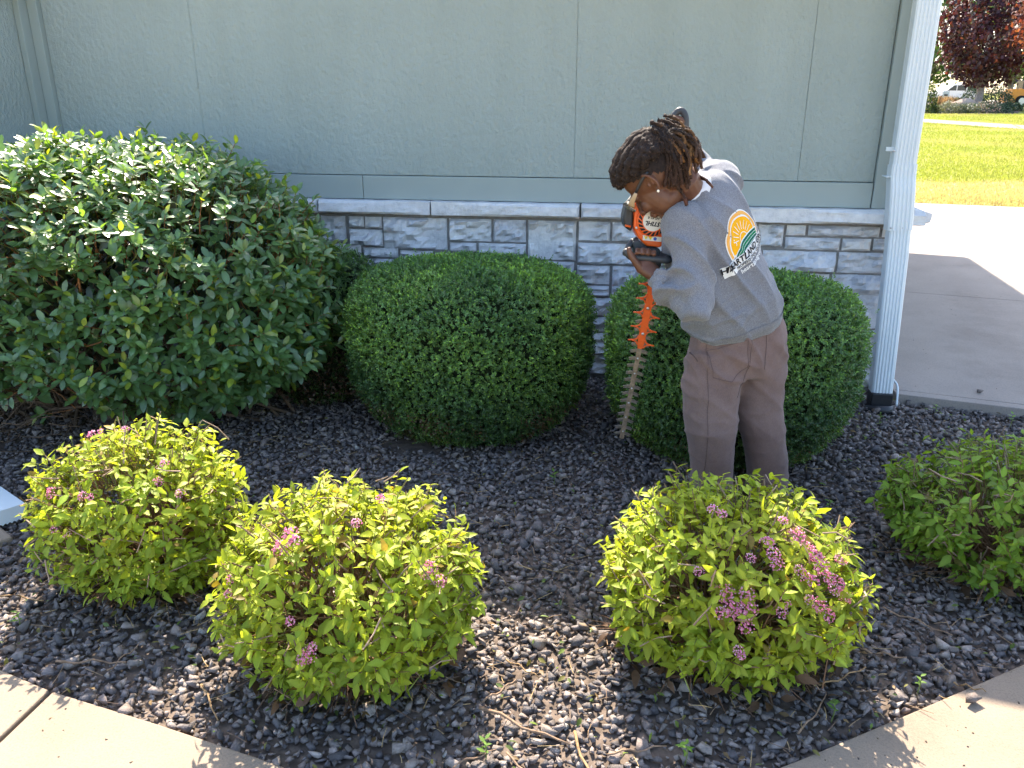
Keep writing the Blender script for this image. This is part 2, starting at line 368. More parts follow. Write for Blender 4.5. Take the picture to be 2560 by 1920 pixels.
def rot_rand(k, tilt=.5):
    """random spin about z with a random tilt"""
    a = rng.uniform(0, 2*np.pi, k); ca, sa = np.cos(a), np.sin(a); z = np.zeros(k); o = np.ones(k)
    Rz = np.stack([np.stack([ca, -sa, z], 1), np.stack([sa, ca, z], 1), np.stack([z, z, o], 1)], 1)
    t = rng.normal(0, tilt, k); u = rng.uniform(0, 2*np.pi, k); ax = np.stack([np.cos(u), np.sin(u), z], 1)
    K = np.zeros((k, 3, 3)); K[:, 0, 1] = -ax[:, 2]; K[:, 0, 2] = ax[:, 1]; K[:, 1, 0] = ax[:, 2]; K[:, 1, 2] = -ax[:, 0]; K[:, 2, 0] = -ax[:, 1]; K[:, 2, 1] = ax[:, 0]
    Rt = np.eye(3)[None]+np.sin(t)[:, None, None]*K+(1-np.cos(t))[:, None, None]*(K@K)
    return Rt@Rz
gx, gy = np.meshgrid(np.arange(-4.5, 3.4, .0198), np.arange(1.2, 4.55, .0198))
gx = gx.ravel()+rng.uniform(-.012, .012, gx.size); gy = gy.ravel()+rng.uniform(-.012, .012, gx.size)
u, v, _ = cam_uv(np.stack([gx, gy, gx*0], 1))
keep = in_bed(gx, gy-.012) & (u > -.25) & (u < 1.25) & (v > -.25) & (rng.random(gx.size) > .05) & (np.array([mnoise.noise(Vector((a*2.2, b_*2.2, 7))) for a, b_ in zip(gx, gy)]) < .40+.25*rng.random(gx.size))
gx, gy = gx[keep], gy[keep]; K = len(gx)
size = np.clip(rng.lognormal(math.log(.0118), .36, K), .005, .030)
gV, gF, gC, off = [], [], [], 0
which = rng.integers(0, 9, K)
pal = np.array([(.165, .145, .137), (.21, .18, .166), (.26, .212, .188), (.13, .117, .115), (.30, .255, .225)])
for k in range(9):
    bV, bF = hull_stone(100+k); idx = np.where(which == k)[0]
    T = np.stack([gx[idx], gy[idx], size[idx]*rng.uniform(.15, .75, len(idx))+.002], 1)
    c = pal[rng.integers(0, 5, len(idx))]*rng.uniform(.75, 1.2, (len(idx), 1))
    pale = rng.random(len(idx)) < .006; c[pale] = (.36, .34, .31)
    V_, F_, C_ = inst(bV, bF, rot_rand(len(idx), .45)*size[idx][:, None, None], T, c)
    gV.append(V_); gF.append(F_+off); gC.append(C_); off += len(V_)
tag(obj('gravel', raw_mesh('gravel', np.vstack(gV), np.vstack(gF), np.vstack(gC)), M['gravel']), 'dark lava rock gravel covering the planting bed', kind='stuff')

# ------------------------------------------------------------ building
EAVE = 2.14; EAVE2 = 2.42
bld = tag(empty('building', (-1, 4.6, 0)), 'grey green stucco building with a pale stone base and capstones', 'building')
MB().box((-3.5, 4.60, 0), (-2.20, 4.72, EAVE-.002)).build('wall', M['stucco'], bld)
MB().box((-2.199, 4.60, 0), (1.40, 4.72, EAVE2-.002)).build('wall', M['stucco'], bld)
MB().box((1.28, 4.721, 0), (1.40, 12.0, EAVE2-.002)).build('side_wall', M['stucco'], bld)
for a, b_ in ((-3.40, -2.5006), (-2.4994, -.3366), (-.3354, .8594), (.8606, 1.245)):
    MB().box((a, 4.57, 1.157), (b_, 4.599, (EAVE if a < -2 else EAVE2)-.01)).build('wall_panel', M['stucco'], bld, bevel=.0015, seg=1)
for a, b_ in ((-3.40, -1.552), (-1.549, 1.245)):
    MB().box((a, 4.553, 1.022), (b_, 4.599, 1.153)).build('trim_board', M['trim'], bld, bevel=.003)
MB().box((1.249, 4.545, 1.022), (1.425, 4.62, EAVE2-.01)).build('corner_trim', M['trim'], bld, bevel=.003)
MB().box((1.402, 4.6205, 1.022), (1.424, 4.80, EAVE2-.01)).build('corner_trim', M['trim'], bld, bevel=.003)
# inside corner at the far left: two upright strips and the wall that steps forward
MB().box((-3.462, 4.535, 0), (-3.402, 4.599, EAVE-.01)).build('corner_trim', M['trim'], bld, bevel=.003)
MB().box((-3.50, 4.47, 0), (-3.464, 4.599, EAVE-.01)).build('corner_trim', M['trim'], bld, bevel=.003)
MB().box((-6.5, 3.97, 0), (-3.502, 4.62, EAVE-.002)).build('wall', M['stucco'], bld)

def rough_block(x0, z0, x1, z1, yf, yb, seed, amp=.012, nxs=None, nzs=None, edge=.016, top_slope=0):
    """block with a split-face front of its own relief"""
    r = np.random.default_rng(seed); w, h = x1-x0, z1-z0
    nxs = nxs or max(4, min(18, int(w/.022))); nzs = nzs or max(4, int(h/.019))
    ux = np.concatenate([[0], np.linspace(edge/w*.8, 1-edge/w*.8, nxs), [1]]); uz = np.concatenate([[0], np.linspace(edge/h*.8, 1-edge/h*.8, nzs), [1]])
    V = []; W, H = len(ux), len(uz); ox = r.uniform(0, 50)
    sx_, sz_ = r.normal(0, .06), r.normal(0, .10)
    for j, b1 in enumerate(uz):
        for i, a1 in enumerate(ux):
            border = i in (0, W-1) or j in (0, H-1)
            x = x0+w*a1; z = z0+h*b1
            n1 = mnoise.noise(Vector((x*6+ox, z*9, 1))); n2 = mnoise.noise(Vector((x*19+ox, z*26, 5))); n3 = abs(mnoise.noise(Vector((x*11+ox, z*14, 9))))
            n4 = mnoise.noise(Vector((x*45+ox, z*55, 3))); d = amp*(.5+1.0*n1+.7*n2-1.2*n3+.32*n4+.25*(1 if n2+n1 > .1 else -1)*(amp > .012))+(sx_*(a1-.5)*w+sz_*(b1-.5)*h)
            if border: d = -.013+.004*n2; x += .003*n1*(1 if i else -1); z += .0035*n2
            y = yf-max(d, -.013)
            if top_slope and j == H-1: y = yf+top_slope
            V.append((x, y, z))
    n0 = len(V); F = [[j*W+i, j*W+i+1, (j+1)*W+i+1, (j+1)*W+i] for j in range(H-1) for i in range(W-1)]
    ring = [i for i in range(W)]+[j*W+W-1 for j in range(1, H)]+[(H-1)*W+i for i in range(W-2, -1, -1)]+[j*W for j in range(H-2, 0, -1)]
    V += [(V[i][0], yb, V[i][2]) for i in ring]; L = len(ring)
    F += [[ring[(k+1) % L], ring[k], n0+k, n0+(k+1) % L] for k in range(L)]
    return V, F
wains = MB().box((-3.46, 4.556, -.05), (1.41, 4.599, .943)).build('stone_base', M['mortar'], bld)
stones = [(-1.82,.77,-1.67,.92),(-1.65,.86,-1.56,.92),(-1.55,.855,-1.45,.92),(-1.65,.75,-1.45,.845),(-1.44,.74,-1.06,.92),(-1.045,.795,-.80,.92),(-.785,.795,-.60,.92),(-1.045,.73,-.89,.782),(-.875,.72,-.60,.782),(-.585,.70,-.315,.92),(-.30,.815,-.125,.92),(-.11,.815,.11,.92),(-.30,.685,.115,.80),(-1.76,.69,-1.585,.755),(-1.57,.685,-1.36,.738),(-1.345,.60,-1.15,.728),(-1.135,.60,-.89,.718),(-1.69,.58,-1.36,.672),(-.87,.585,-.60,.705),(-.585,.565,-.32,.688),(-.30,.565,-.115,.67),(-.10,.49,.135,.67),(-.45,.495,-.115,.553),(-.45,.38,-.24,.483),(-.225,.38,-.045,.483),(-.03,.38,.14,.478),(-.40,.285,-.215,.368),(-.20,.285,-.075,.368),(-.06,.27,.14,.368),(-.42,.15,-.22,.273),(-.205,.15,-.08,.273),(-.065,.14,.14,.258),(-.42,.02,-.22,.138),(-.205,.02,-.08,.138),(-.065,.02,.14,.128),
 (.125,.815,.30,.92),(.315,.80,.49,.92),(.505,.81,.665,.92),(.13,.685,.40,.80),(.415,.68,.70,.795),(.68,.81,.815,.925),(.83,.872,.93,.925),(.945,.872,1.31,.925),(.72,.81,.82,.80),(.83,.797,1.115,.86),(1.13,.797,1.275,.86),(1.29,.80,1.425,.86),(.72,.675,1.105,.785),(1.12,.675,1.425,.785),(.78,.55,1.085,.663),(1.10,.365,1.425,.663),(1.325,.872,1.425,.925),(.80,.24,1.085,.54),(1.10,.17,1.425,.353),(.80,.02,1.085,.225),(1.10,.02,1.425,.158)]
stones = [s for s in stones if s[3] > s[1]]
def fill(x0, z0, x1, z1, seed):
    r = np.random.default_rng(seed); z = z0
    while z < z1-.03:
        h = min(r.choice([.065, .09, .11, .14]), z1-z); h = z1-z if z1-z-h < .05 else h; x = x0
        while x < x1-.03:
            w = r.uniform(.14, .36); w = x1-x if x1-x-w < .1 else w
            stones.append((x, z+.006, x+w-.014, z+h-.008)); x += w
        z += h
fill(-3.40, .02, -1.835, .925, 3); fill(-1.83, .02, -.46, .57, 4); fill(.155, .02, .79, .67, 5)
for i, s in enumerate(stones):
    V, F = rough_block(*s, 4.535, 4.58, 50+i, amp=.020 if s[3]-s[1] < .09 else .028)
    obj('stone', raw_mesh('stone', V, F), M['stone'], wains)
# corner stones turning onto the driveway side
for i, (z0, z1, d) in enumerate(((.02, .15, .22), (.16, .30, .35), (.31, .44, .2), (.45, .56, .3), (.57, .70, .22), (.71, .80, .33), (.81, .925, .24))):
    V, F = rough_block(4.545, z0, 4.545+d, z1, 0, .03, 300+i, amp=.016)
    V = [(1.43-v[1]+.012, v[0], v[2]) for v in V]
    obj('stone', raw_mesh('stone', V, [f[::-1] for f in F]), M['stone'], wains)
for i, (a, b_) in enumerate(((-3.40, -2.62), (-2.61, -1.815), (-1.805, -1.145), (-1.135, -.295), (-.285, .52), (.53, 1.50))):
    V, F = rough_block(a, .946, b_, 1.019, 4.478, 4.60, 400+i, amp=.007, nzs=5, nxs=int((b_-a)/.03), top_slope=.012)
    obj('cap_stone', raw_mesh('cap_stone', V, F), M['stone'], bld)
V, F = rough_block(4.47, .948, 5.3, 1.017, 0, .09, 470, amp=.007, nzs=5, nxs=20)
obj('cap_stone', raw_mesh('cap_stone', [(1.515-v[1], v[0]+.035, v[2]) for v in V], [f[::-1] for f in F]), M['stone'], bld)
# roof, unseen: outline and heights shaped to throw shade over bed and driveway
def sh(x, y, h=EAVE+.17): return (x+SUN[0]/SUN[2]*h, y+SUN[1]/SUN[2]*h)
def shz(x, y, h): return sh(x, y, h)
def roof_part(poly, z, c, rise):
    MB().prism(poly, z, z+.03).build('soffit', M['soffit'], bld); MB().prism(poly, z+.033, z+.08).build('fascia', M['gutter'], bld)
    rb = MB(); c = np.array(c); n = len(poly)
    rb.add([(x, y, z+.083) for x, y in poly]+[(*(c+(np.array(p)-c)*.35), z+.083+rise) for p in poly], [[i, (i+1) % n, n+(i+1) % n, n+i] for i in range(n)]+[list(range(n, 2*n)), list(range(n))[::-1]])
    rb.build('roof', M['shingle'], bld)
H1, H2 = EAVE2+.08, 3.45
fe = lambda gx_, gy_: (sh(gx_, gy_, H1)[0], min(sh(gx_, gy_, H1)[1], 4.54))
roof_part([sh(1.75, 1.785, H1), (sh(1.75, 1.785, H1)[0], 12.0), (-2.20, 12.0), (-2.20, 4.54), fe(-.92, 2.295)], EAVE2, (-.4, 8.2), .8)
roof_part([(-2.21, 4.54), (-2.21, 12.0), (-7.0, 12.0), (-7.0, 3.93), (-3.48, 3.93), (-3.4, 4.54)], EAVE, (-4.8, 8.2), .8)
roof_part([sh(1.62, 1.81, H2), sh(2.71, 1.60, H2), sh(3.33, 8.39, H2), sh(1.75, 8.85, H2)], H2-.08, (1.6, 8.0), .35)
for x_, y_ in ((1.95, 10.9),):
    MB().box((x_-.15, y_-.15, 0), (x_+.15, y_+.15, H2-.082)).build('porch_post', M['trim'], bld, bevel=.01)

# ------------------------------------------------------------ downspout on the corner
ds = tag(empty('downspout', (1.36, 4.3, 0)), 'ribbed white metal downspout fixed to the building corner', 'downspout')
def ribbed(P, w, d, side=(1, 0, 0), grooves=5):
    """rectangular pipe with shallow corrugations on its front"""
    prof = []; m = grooves*4
    for i in range(m+1):
        t = -w/2+.012+(w-.024)*i/m; prof.append((t, -d/2-(.0 if i % 4 < 2 else .005)))
    prof = [(-w/2, -d/2+.008), (-w/2+.008, -d/2)]+prof+[(w/2-.008, -d/2), (w/2, -d/2+.008), (w/2, d/2), (-w/2, d/2)]
    P = np.asarray(P, float); T = np.gradient(P, axis=0); V = []; k = len(prof)
    for i in range(len(P)):
        t = unit(T[i]); s_ = unit(np.asarray(side)-t*np.dot(side, t)); o_ = np.cross(t, s_)
        if o_[1] < 0: o_ = -o_
        V += [P[i]+s_*a+o_*b_ for a, b_ in prof]
    F = [[i*k+j, i*k+(j+1) % k, (i+1)*k+(j+1) % k, (i+1)*k+j] for i in range(len(P)-1) for j in range(k)]
    F += [list(range(k)), [(len(P)-1)*k+j for j in range(k)][::-1]]
    b = MB(); b.add(V, F); return b
ribbed([(1.318, 4.40, EAVE2-.003), (1.321, 4.40, 2.0), (1.328, 4.40, 1.245)], .112, .075).build('pipe', M['gutter'], ds)
ribbed([(1.328, 4.40, 1.262), (1.330, 4.397, 1.20), (1.336, 4.386, 1.13), (1.344, 4.378, 1.02), (1.348, 4.374, .94)], .120, .082).build('elbow', M['gutter'], ds)
ribbed([(1.350, 4.374, .96), (1.356, 4.36, .80), (1.36, 4.262, .085)], .106, .072).build('pipe', M['gutter'], ds)
MB().box((1.306, 4.215, .0), (1.414, 4.305, .10)).build('drain_adapter', M['black_plastic'], ds, bevel=.006)
V, F = loft([(1.36, 4.25, .02), (1.36, 4.235, -.02)], [.07, .085], seg=18); MB().add(V, F).build('drain_adapter', M['black_plastic'], ds, smooth=True)
for x, y, z in ((1.32, 4.362, 1.235), (1.318, 4.355, 1.09), (1.352, 4.333, .955), (1.30, 4.334, .955), (1.265, 4.36, 1.33)):
    V, F = ellipsoid((x, y, z), np.eye(3), (.006, .004, .006), 10, 6); MB().add(V, F).build('screw', M['screw'], ds, smooth=True)
MB().box((1.238, 4.395, 1.325), (1.392, 4.41, 1.345)).build('strap', M['gutter'], ds, bevel=.001)
MB().box((1.250, 4.37, 1.20), (1.385, 4.45, 1.205)).build('seam_ring', M['gutter'], ds)
# drain pipe and splash block in the far left of the bed
ld = tag(empty('drain_extension', (-2.5, 2.55, 0)), 'white ribbed drain extension lying at the left edge of the bed', 'drain pipe')
ribbed([(-3.4, 3.02, .10), (-2.9, 2.74, .08), (-2.33, 2.43, .06)], .105, .06, side=(.55, -.83, 0)).build('pipe', M['gutter'], ld)
spb = MB(); spb.prism([(-3.0, 2.50), (-2.38, 2.13), (-2.25, 2.33), (-2.87, 2.70)], -.02, .03)
tag(spb.build('splash_block', M['walk'], bevel=.01), 'concrete splash block beside the white drain extension', 'splash block')

# ------------------------------------------------------------ plants
def leaf_mesh(stations, fold=.18, droop=.12, serr=0):
    """(t, half width) along +Y, folded along the midrib; returns V, F (tris), shade per vertex"""
    V = []; F = []; S = []
    for i, (t, w) in enumerate(stations):
        z = -droop*t*t
        if w == 0: V.append((0, t, z)); S.append(1.0)
        else:
            ws = w*(1+serr*(1 if i % 2 else -1))
            V += [(-ws, t, z+fold*w), (0, t, z), (ws, t, z+fold*w)]; S += [.94, 1.12, .94]
    idx = []; k = 0
    for t, w in stations: idx.append([k] if w == 0 else [k, k+1, k+2]); k += len(idx[-1])
    for a, b in zip(idx, idx[1:]):
        if len(a) == 1: F += [[a[0], b[1], b[0]], [a[0], b[2], b[1]]]
        elif len(b) == 1: F += [[a[0], a[1], b[0]], [a[1], a[2], b[0]]]
        else: F += [[a[0], a[1], b[1]], [a[0], b[1], b[0]], [a[1], a[2], b[2]], [a[1], b[2], b[1]]]
    return np.array(V, float), np.array(F), np.array(S)[:, None]*np.ones((1, 3))
LEAF_GLOSSY = [leaf_mesh([(0, 0), (.12, .10), (.32, .20), (.58, .225), (.82, .14), (1, 0)], .22, d) for d in (.05, .16, .28)]
LEAF_SPIREA = [leaf_mesh([(0, 0), (.12, .10), (.28, .20), (.45, .225), (.62, .185), (.78, .125), (.9, .06), (1, 0)], .25, d, .07) for d in (.06, .2, .36)]
LEAF_BOX = [leaf_mesh([(0, 0), (.45, .28), (1, 0)], .3, d) for d in (.0, .15)]
LEAF_FINE = [(np.array([(0, 0, 0), (-.30, .5, .10), (0, 1, -d), (.30, .5, .10)]), np.array([[0, 2, 1], [0, 3, 2]]), np.array([1.1, .92, 1.1, .92])[:, None]*np.ones((1, 3))) for d in (0, .18)]

def leaves_to(parent, pts, dirs, nrm, size, cols, leafset, mat, single=300, name='leaf', shade=True):
    """the leaves that show largest become objects of their own, the rest one mass"""
    K = len(pts); Rm = frames(dirs, nrm, size); wh = rng.integers(0, len(leafset), K)
    pick = np.zeros(K, bool)
    if single:
        u, v, z = cam_uv(pts); face = np.abs(np.sum(Rm[:, :, 2]/np.linalg.norm(Rm[:, :, 2], axis=1, keepdims=True)*((CAM-pts)/np.linalg.norm(CAM-pts, axis=1, keepdims=True)), 1))
        sc = size*(.3+face)/z**2.2
        sc[(u < .005) | (u > .995) | (v < .005) | (v > .995)] = 0
        pick[np.argsort(-sc)[:single]] = True
    Vs, Fs, Cs, off = [], [], [], 0
    for k, (bV, bF, bC) in enumerate(leafset):
        i = np.where((wh == k) & ~pick)[0]
        if len(i) == 0: continue
        V_, F_, C_ = inst(bV, bF, Rm[i], pts[i], cols[i], bC); Vs.append(V_); Fs.append(F_+off); Cs.append(C_); off += len(V_)
    tag(obj('foliage', raw_mesh('foliage', np.vstack(Vs), np.vstack(Fs), np.vstack(Cs), smooth=True), mat, parent), kind='stuff')
    if single:
        idx = np.where(pick)[0]; pl = np.array(wloc(parent)); q = cols[idx]; lum = np.argsort(np.argsort(q.sum(1)))*6//len(idx)
        lib = {}
        for i, l in zip(idx, lum):
            key = (int(wh[i]), int(l))
            if key not in lib:
                bV, bF, bC = leafset[wh[i]]; me = raw_mesh(name, bV, bF, bC*cols[i][None, :], smooth=True); me.materials.append(mat); lib[key] = me
            o = bpy.data.objects.new(name, lib[key]); col.objects.link(o); o.parent = parent
            Mx = np.eye(4); Mx[:3, :3] = Rm[i]; Mx[:3, 3] = pts[i]-pl; o.matrix_basis = Matrix(Mx.tolist())

def twigs_to(parent, paths, r0, r1, cols, name='twigs', seg=4):
    P = np.asarray(paths); K, n, _ = P.shape; rad = np.linspace(1, 0, n)[None]*np.asarray(r0).reshape(-1, 1)+np.linspace(0, 1, n)[None]*np.asarray(r1).reshape(-1, 1)
    V, F = many_tubes(P, rad*np.ones((K, 1)), seg); C = np.repeat(cols, n*seg, axis=0)
    return tag(obj(name, raw_mesh(name, V, F, C, smooth=True), M['twig'], parent), kind='stuff')

def bump_field(D, s, seed):
    """smooth lumps on the unit directions D"""
    return np.array([mnoise.noise(Vector((d[0]*s+seed, d[1]*s, d[2]*s))) for d in D])

# ---- clipped boxwoods: a barrel profile with lumps, sprigs of small opposite leaves
def boxwood(name, c, rx, ry, h, label, seed, nsprig=8500, leaf=.0125, brown=.0, dark=1.0, single=0):
    root = tag(empty(name, (c[0], c[1], 0)), label, 'shrub', 'clipped boxwoods along the wall')
    pz = np.array([0.02, .06, .16, .34, .55, .72, .84, .92, .965, .99, 1.0]); pr_ = np.array([.56, .72, .87, .97, 1.0, .995, .955, .86, .69, .42, 0.0])
    t = np.linspace(0, 1, 400); z = .02+t*.98; rr = np.interp(z, pz, pr_)
    ds_ = np.hypot(np.gradient(z*h), np.gradient(rr*rx)); w = rr*ds_+1e-6; w /= w.sum()
    K = nsprig; zi = rng.choice(len(z), K, p=w); zz = z[zi]+rng.uniform(-.002, .002, K); th = rng.uniform(0, 2*np.pi, K)
    rad = np.interp(zz, pz, pr_); D = np.stack([np.cos(th), np.sin(th), (zz-.5)*2], 1)
    lump = 1+.035*bump_field(D, 2.6, seed)+.03*bump_field(D, 7, seed+9)
    slope = np.interp(zz, z, np.gradient(rr, z))
    nrm = np.stack([np.cos(th)/rx, np.sin(th)/ry, -slope/h], 1); nrm /= np.linalg.norm(nrm, axis=1, keepdims=True)
    S = np.stack([c[0]+rx*rad*np.cos(th)*lump, c[1]+ry*rad*np.sin(th)*lump, h*zz*(.97+.03*lump)], 1)
    S -= nrm*rng.uniform(-.012, .045, (K, 1))
    strayb = rng.random(K) < .012; S[strayb] += nrm[strayb]*rng.uniform(.015, .045, (strayb.sum(), 1))
    ax = nrm*.8+rng.normal(0, .42, (K, 3))+np.array([0, 0, .35]); ax /= np.linalg.norm(ax, axis=1, keepdims=True)
    L = 7; P = []; Dr = []; Nn = []; Sz = []; Cc = []
    side = np.cross(ax, rand_dirs(K)); side /= np.linalg.norm(side, axis=1, keepdims=True)+1e-9; oth = np.cross(ax, side)
    tone = bump_field(D, 1.7, seed+31); fine = rng.uniform(.6, 1.45, K)
    lowbrown = np.clip((.30-zz)/.22, 0, 1)*np.clip(.30+bump_field(D, 3.0, seed+50)*2.2, 0, 1)*brown
    for j in range(L):
        a = (j//2)*1.57+(j % 2)*np.pi; off = (-.005+.0055*(j//2))
        d = (side*np.cos(a)+oth*np.sin(a))*.9+ax*.55+rng.normal(0, .2, (K, 3)); d = ax+rng.normal(0, .15, (K, 3)) if j == L-1 else d
        P.append(S+ax*off); Dr.append(d); Nn.append(ax*.6+nrm*.5+np.array([0, 0, .3])+rng.normal(0, .35, (K, 3))); Sz.append(leaf*rng.uniform(.75, 1.2, K))
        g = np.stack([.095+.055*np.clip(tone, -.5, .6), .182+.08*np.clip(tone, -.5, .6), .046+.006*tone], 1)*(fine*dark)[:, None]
        new = (rng.random(K) < .22+.3*np.clip(tone, 0, 1)) & (j >= L-3)
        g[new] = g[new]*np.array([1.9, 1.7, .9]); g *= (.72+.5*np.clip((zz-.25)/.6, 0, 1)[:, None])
        br = rng.random(K) < lowbrown; g[br] = np.array([.16, .09, .045])*rng.uniform(.5, 1.2, (br.sum(), 1))
        Cc.append(g)
    leaves_to(root, np.vstack(P), np.vstack(Dr), np.vstack(Nn), np.concatenate(Sz), np.vstack(Cc), LEAF_FINE, M['leaf_box'], single)
    # dark solid core, coloured as the shade inside the bush, and stems
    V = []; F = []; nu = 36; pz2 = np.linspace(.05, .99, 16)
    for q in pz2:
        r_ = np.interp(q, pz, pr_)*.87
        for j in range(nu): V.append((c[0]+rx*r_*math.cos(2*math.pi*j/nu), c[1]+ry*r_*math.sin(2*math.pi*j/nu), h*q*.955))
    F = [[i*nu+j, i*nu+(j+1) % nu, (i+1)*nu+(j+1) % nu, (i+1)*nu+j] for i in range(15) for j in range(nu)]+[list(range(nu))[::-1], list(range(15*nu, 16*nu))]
    obj('shade_core', raw_mesh('shade_core', V, F), M['core'], root)
    Kt = 70; a = rng.uniform(0, 2*np.pi, Kt); b0 = np.stack([c[0]+rng.normal(0, .05, Kt), c[1]+rng.normal(0, .05, Kt), np.full(Kt, -.01)], 1)
    e = np.stack([c[0]+rx*.62*np.cos(a), c[1]+ry*.62*np.sin(a), h*rng.uniform(.06, .25, Kt)], 1); mid = (b0+e)/2+rng.normal(0, .03, (Kt, 3)); mid[:, 2] = np.abs(mid[:, 2])
    twigs_to(root, np.stack([b0, mid, e], 1), np.full(Kt, .008), np.full(Kt, .002), np.tile((.13, .09, .06), (Kt, 1))*rng.uniform(.6, 1.2, (Kt, 1)), 'stems')
    return root
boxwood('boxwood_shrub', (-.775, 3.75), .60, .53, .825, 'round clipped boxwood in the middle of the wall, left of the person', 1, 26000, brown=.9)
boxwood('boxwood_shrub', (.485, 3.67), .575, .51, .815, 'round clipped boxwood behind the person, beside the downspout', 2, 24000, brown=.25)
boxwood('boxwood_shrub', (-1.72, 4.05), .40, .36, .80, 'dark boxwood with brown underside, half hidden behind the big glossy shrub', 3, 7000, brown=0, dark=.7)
# brown, bare flank of the half hidden boxwood
def dead_sprays(parent, c, rx, ry, z0, z1, k, a0, a1):
    a = rng.uniform(a0, a1, k); zz = rng.uniform(z0, z1, k)
    P = np.stack([c[0]+rx*np.cos(a), c[1]+ry*np.sin(a), zz], 1)+rng.normal(0, .02, (k, 3))
    out = np.stack([np.cos(a), np.sin(a), a*0-.2], 1); cc = np.array([.13, .075, .05])*rng.uniform(.35, 1.3, (k, 1))
    V_, F_, C_ = inst(*LEAF_BOX[0][:2], frames(out+rng.normal(0, .7, (k, 3)), rand_dirs(k), rng.uniform(.014, .026, k)), P, cc)
    tag(obj('dead_foliage', raw_mesh('dead_foliage', V_, F_, C_), M['leaf_box'], parent), kind='stuff')
bw3 = bpy.data.objects['boxwood_shrub.002']
dead_sprays(bw3, (-1.76, 4.05), .40, .36, .10, .58, 5200, -1.9, .9)

# ---- big glossy evergreen shrub
def glossy_shrub():
    c = np.array([-2.68, 3.64]); rx, ry, h = 1.22, .74, 1.37
    root = tag(empty('evergreen_shrub', (c[0], c[1], 0)), 'big evergreen shrub with glossy oval leaves, its top glaring in the sun', 'shrub')
    def surf(D):
        e = .36          # superellipsoid, boxier than a ball
        s = (np.abs(D[:, 0])**(2/.8)+np.abs(D[:, 1])**(2/.8)+np.abs(D[:, 2])**(2/.75))**(-.39)
        return D*s[:, None]
    K = 3500; D = rand_dirs(K*2); D = D[D[:, 2] > -.62][:K]; K = len(D)
    S = surf(D); lump = 1+.07*bump_field(D, 2.2, 77)+.05*bump_field(D, 6, 12)
    zc = .60
    P = np.stack([c[0]+rx*S[:, 0]*lump, c[1]+ry*S[:, 1]*lump, zc+(h-zc)*np.where(S[:, 2] > 0, S[:, 2], S[:, 2]*.86)*lump], 1)
    # narrower towards the ground and open with bare twigs low on the left
    low = np.clip((.42-P[:, 2])/.42, 0, 1); P[:, 0] = c[0]+(P[:, 0]-c[0])*(1-.22*low); P[:, 1] = c[1]+(P[:, 1]-c[1])*(1-.25*low)
    ok = ~((P[:, 2] < .30) & (P[:, 0] < -2.33) & (rng.random(K) < .88)); P, D = P[ok], D[ok]; K = len(P)
    nrm = D*np.array([1/rx, 1/ry, 1.3]); nrm /= np.linalg.norm(nrm, axis=1, keepdims=True)
    depth = rng.uniform(0, 1, K)**1.6*.13; P = P-nrm*depth[:, None]+rng.normal(0, .012, (K, 3))
    stray = rng.random(K) < .05; P[stray] += (nrm[stray]*.5+np.array([0, 0, .6]))*rng.uniform(.02, .10, (stray.sum(), 1))
    ax = nrm*.75+np.array([0, 0, .55])+rng.normal(0, .3, (K, 3)); ax /= np.linalg.norm(ax, axis=1, keepdims=True)
    side = np.cross(ax, rand_dirs(K)); side /= np.linalg.norm(side, axis=1, keepdims=True); oth = np.cross(ax, side)
    tone = bump_field(D[:K], 2.5, 3)
    LP, LD, LN, LS, LC = [], [], [], [], []
    for j in range(8):
        a = j*2.4; elev = .25+.09*j; d = (side*np.cos(a)+oth*np.sin(a))*math.cos(elev)+ax*math.sin(elev)+rng.normal(0, .16, (K, 3))
        use = rng.random(K) < .86
        LP.append((P+ax*(-.035+.007*j))[use]); LD.append(d[use]); LN.append((np.array([.34, -.22, 1.0])+nrm*.30+ax*.2+rng.normal(0, .25, (K, 3)))[use]); LS.append((rng.uniform(.044, .084, K)*(1-.035*j))[use])  # leaf normals tilted so the sunlit top glints towards the view
        g = np.stack([.105+.03*tone, .20+.045*tone, .07+.01*tone], 1)*rng.uniform(.7, 1.3, (K, 1)); g = np.clip(g, .008, 1)
        if j >= 6: yg = rng.random(K) < .35; g[yg] = np.array([.26, .33, .04])*rng.uniform(.7, 1.2, (yg.sum(), 1))
        LC.append(g[use])
    leaves_to(root, np.vstack(LP), np.vstack(LD), np.vstack(LN), np.concatenate(LS), np.vstack(LC), LEAF_GLOSSY, M['leaf_glossy'], 300)
    # twigs to every whorl, stems from the base, bare low twigs
    B = P-ax*rng.uniform(.10, .2, (K, 1))-nrm*.05; mid = (P+B)/2+rng.normal(0, .008, (K, 3))
    red = rng.random(K) < .45; tc_ = np.where(red[:, None], np.array([.26, .12, .05]), np.array([.17, .19, .06]))*rng.uniform(.7, 1.2, (K, 1))
    twigs_to(root, np.stack([B, mid, P+ax*.01], 1), np.full(K, .0034), np.full(K, .0016), tc_, 'twigs')
    Ks = 150; i = rng.integers(0, K, Ks); b0 = np.stack([c[0]+rng.normal(0, .38, Ks), c[1]+rng.normal(0, .12, Ks), np.full(Ks, -.01)], 1)
    m1 = b0*.6+B[i]*.4+rng.normal(0, .06, (Ks, 3)); m2 = b0*.25+B[i]*.75+rng.normal(0, .05, (Ks, 3))
    twigs_to(root, np.stack([b0, m1, m2, B[i]], 1), np.full(Ks, .011), np.full(Ks, .003), np.tile((.16, .11, .075), (Ks, 1))*rng.uniform(.5, 1.1, (Ks, 1)), 'stems', 5)
    Kb = 420; x = rng.uniform(-3.6, -2.2, Kb); y = rng.uniform(3.0, 3.5, Kb); z = rng.uniform(.02, .38, Kb); b0 = np.stack([x, y, z], 1); d = rand_dirs(Kb)*.14; d[:, 2] *= .5; d[:, 1] -= .02
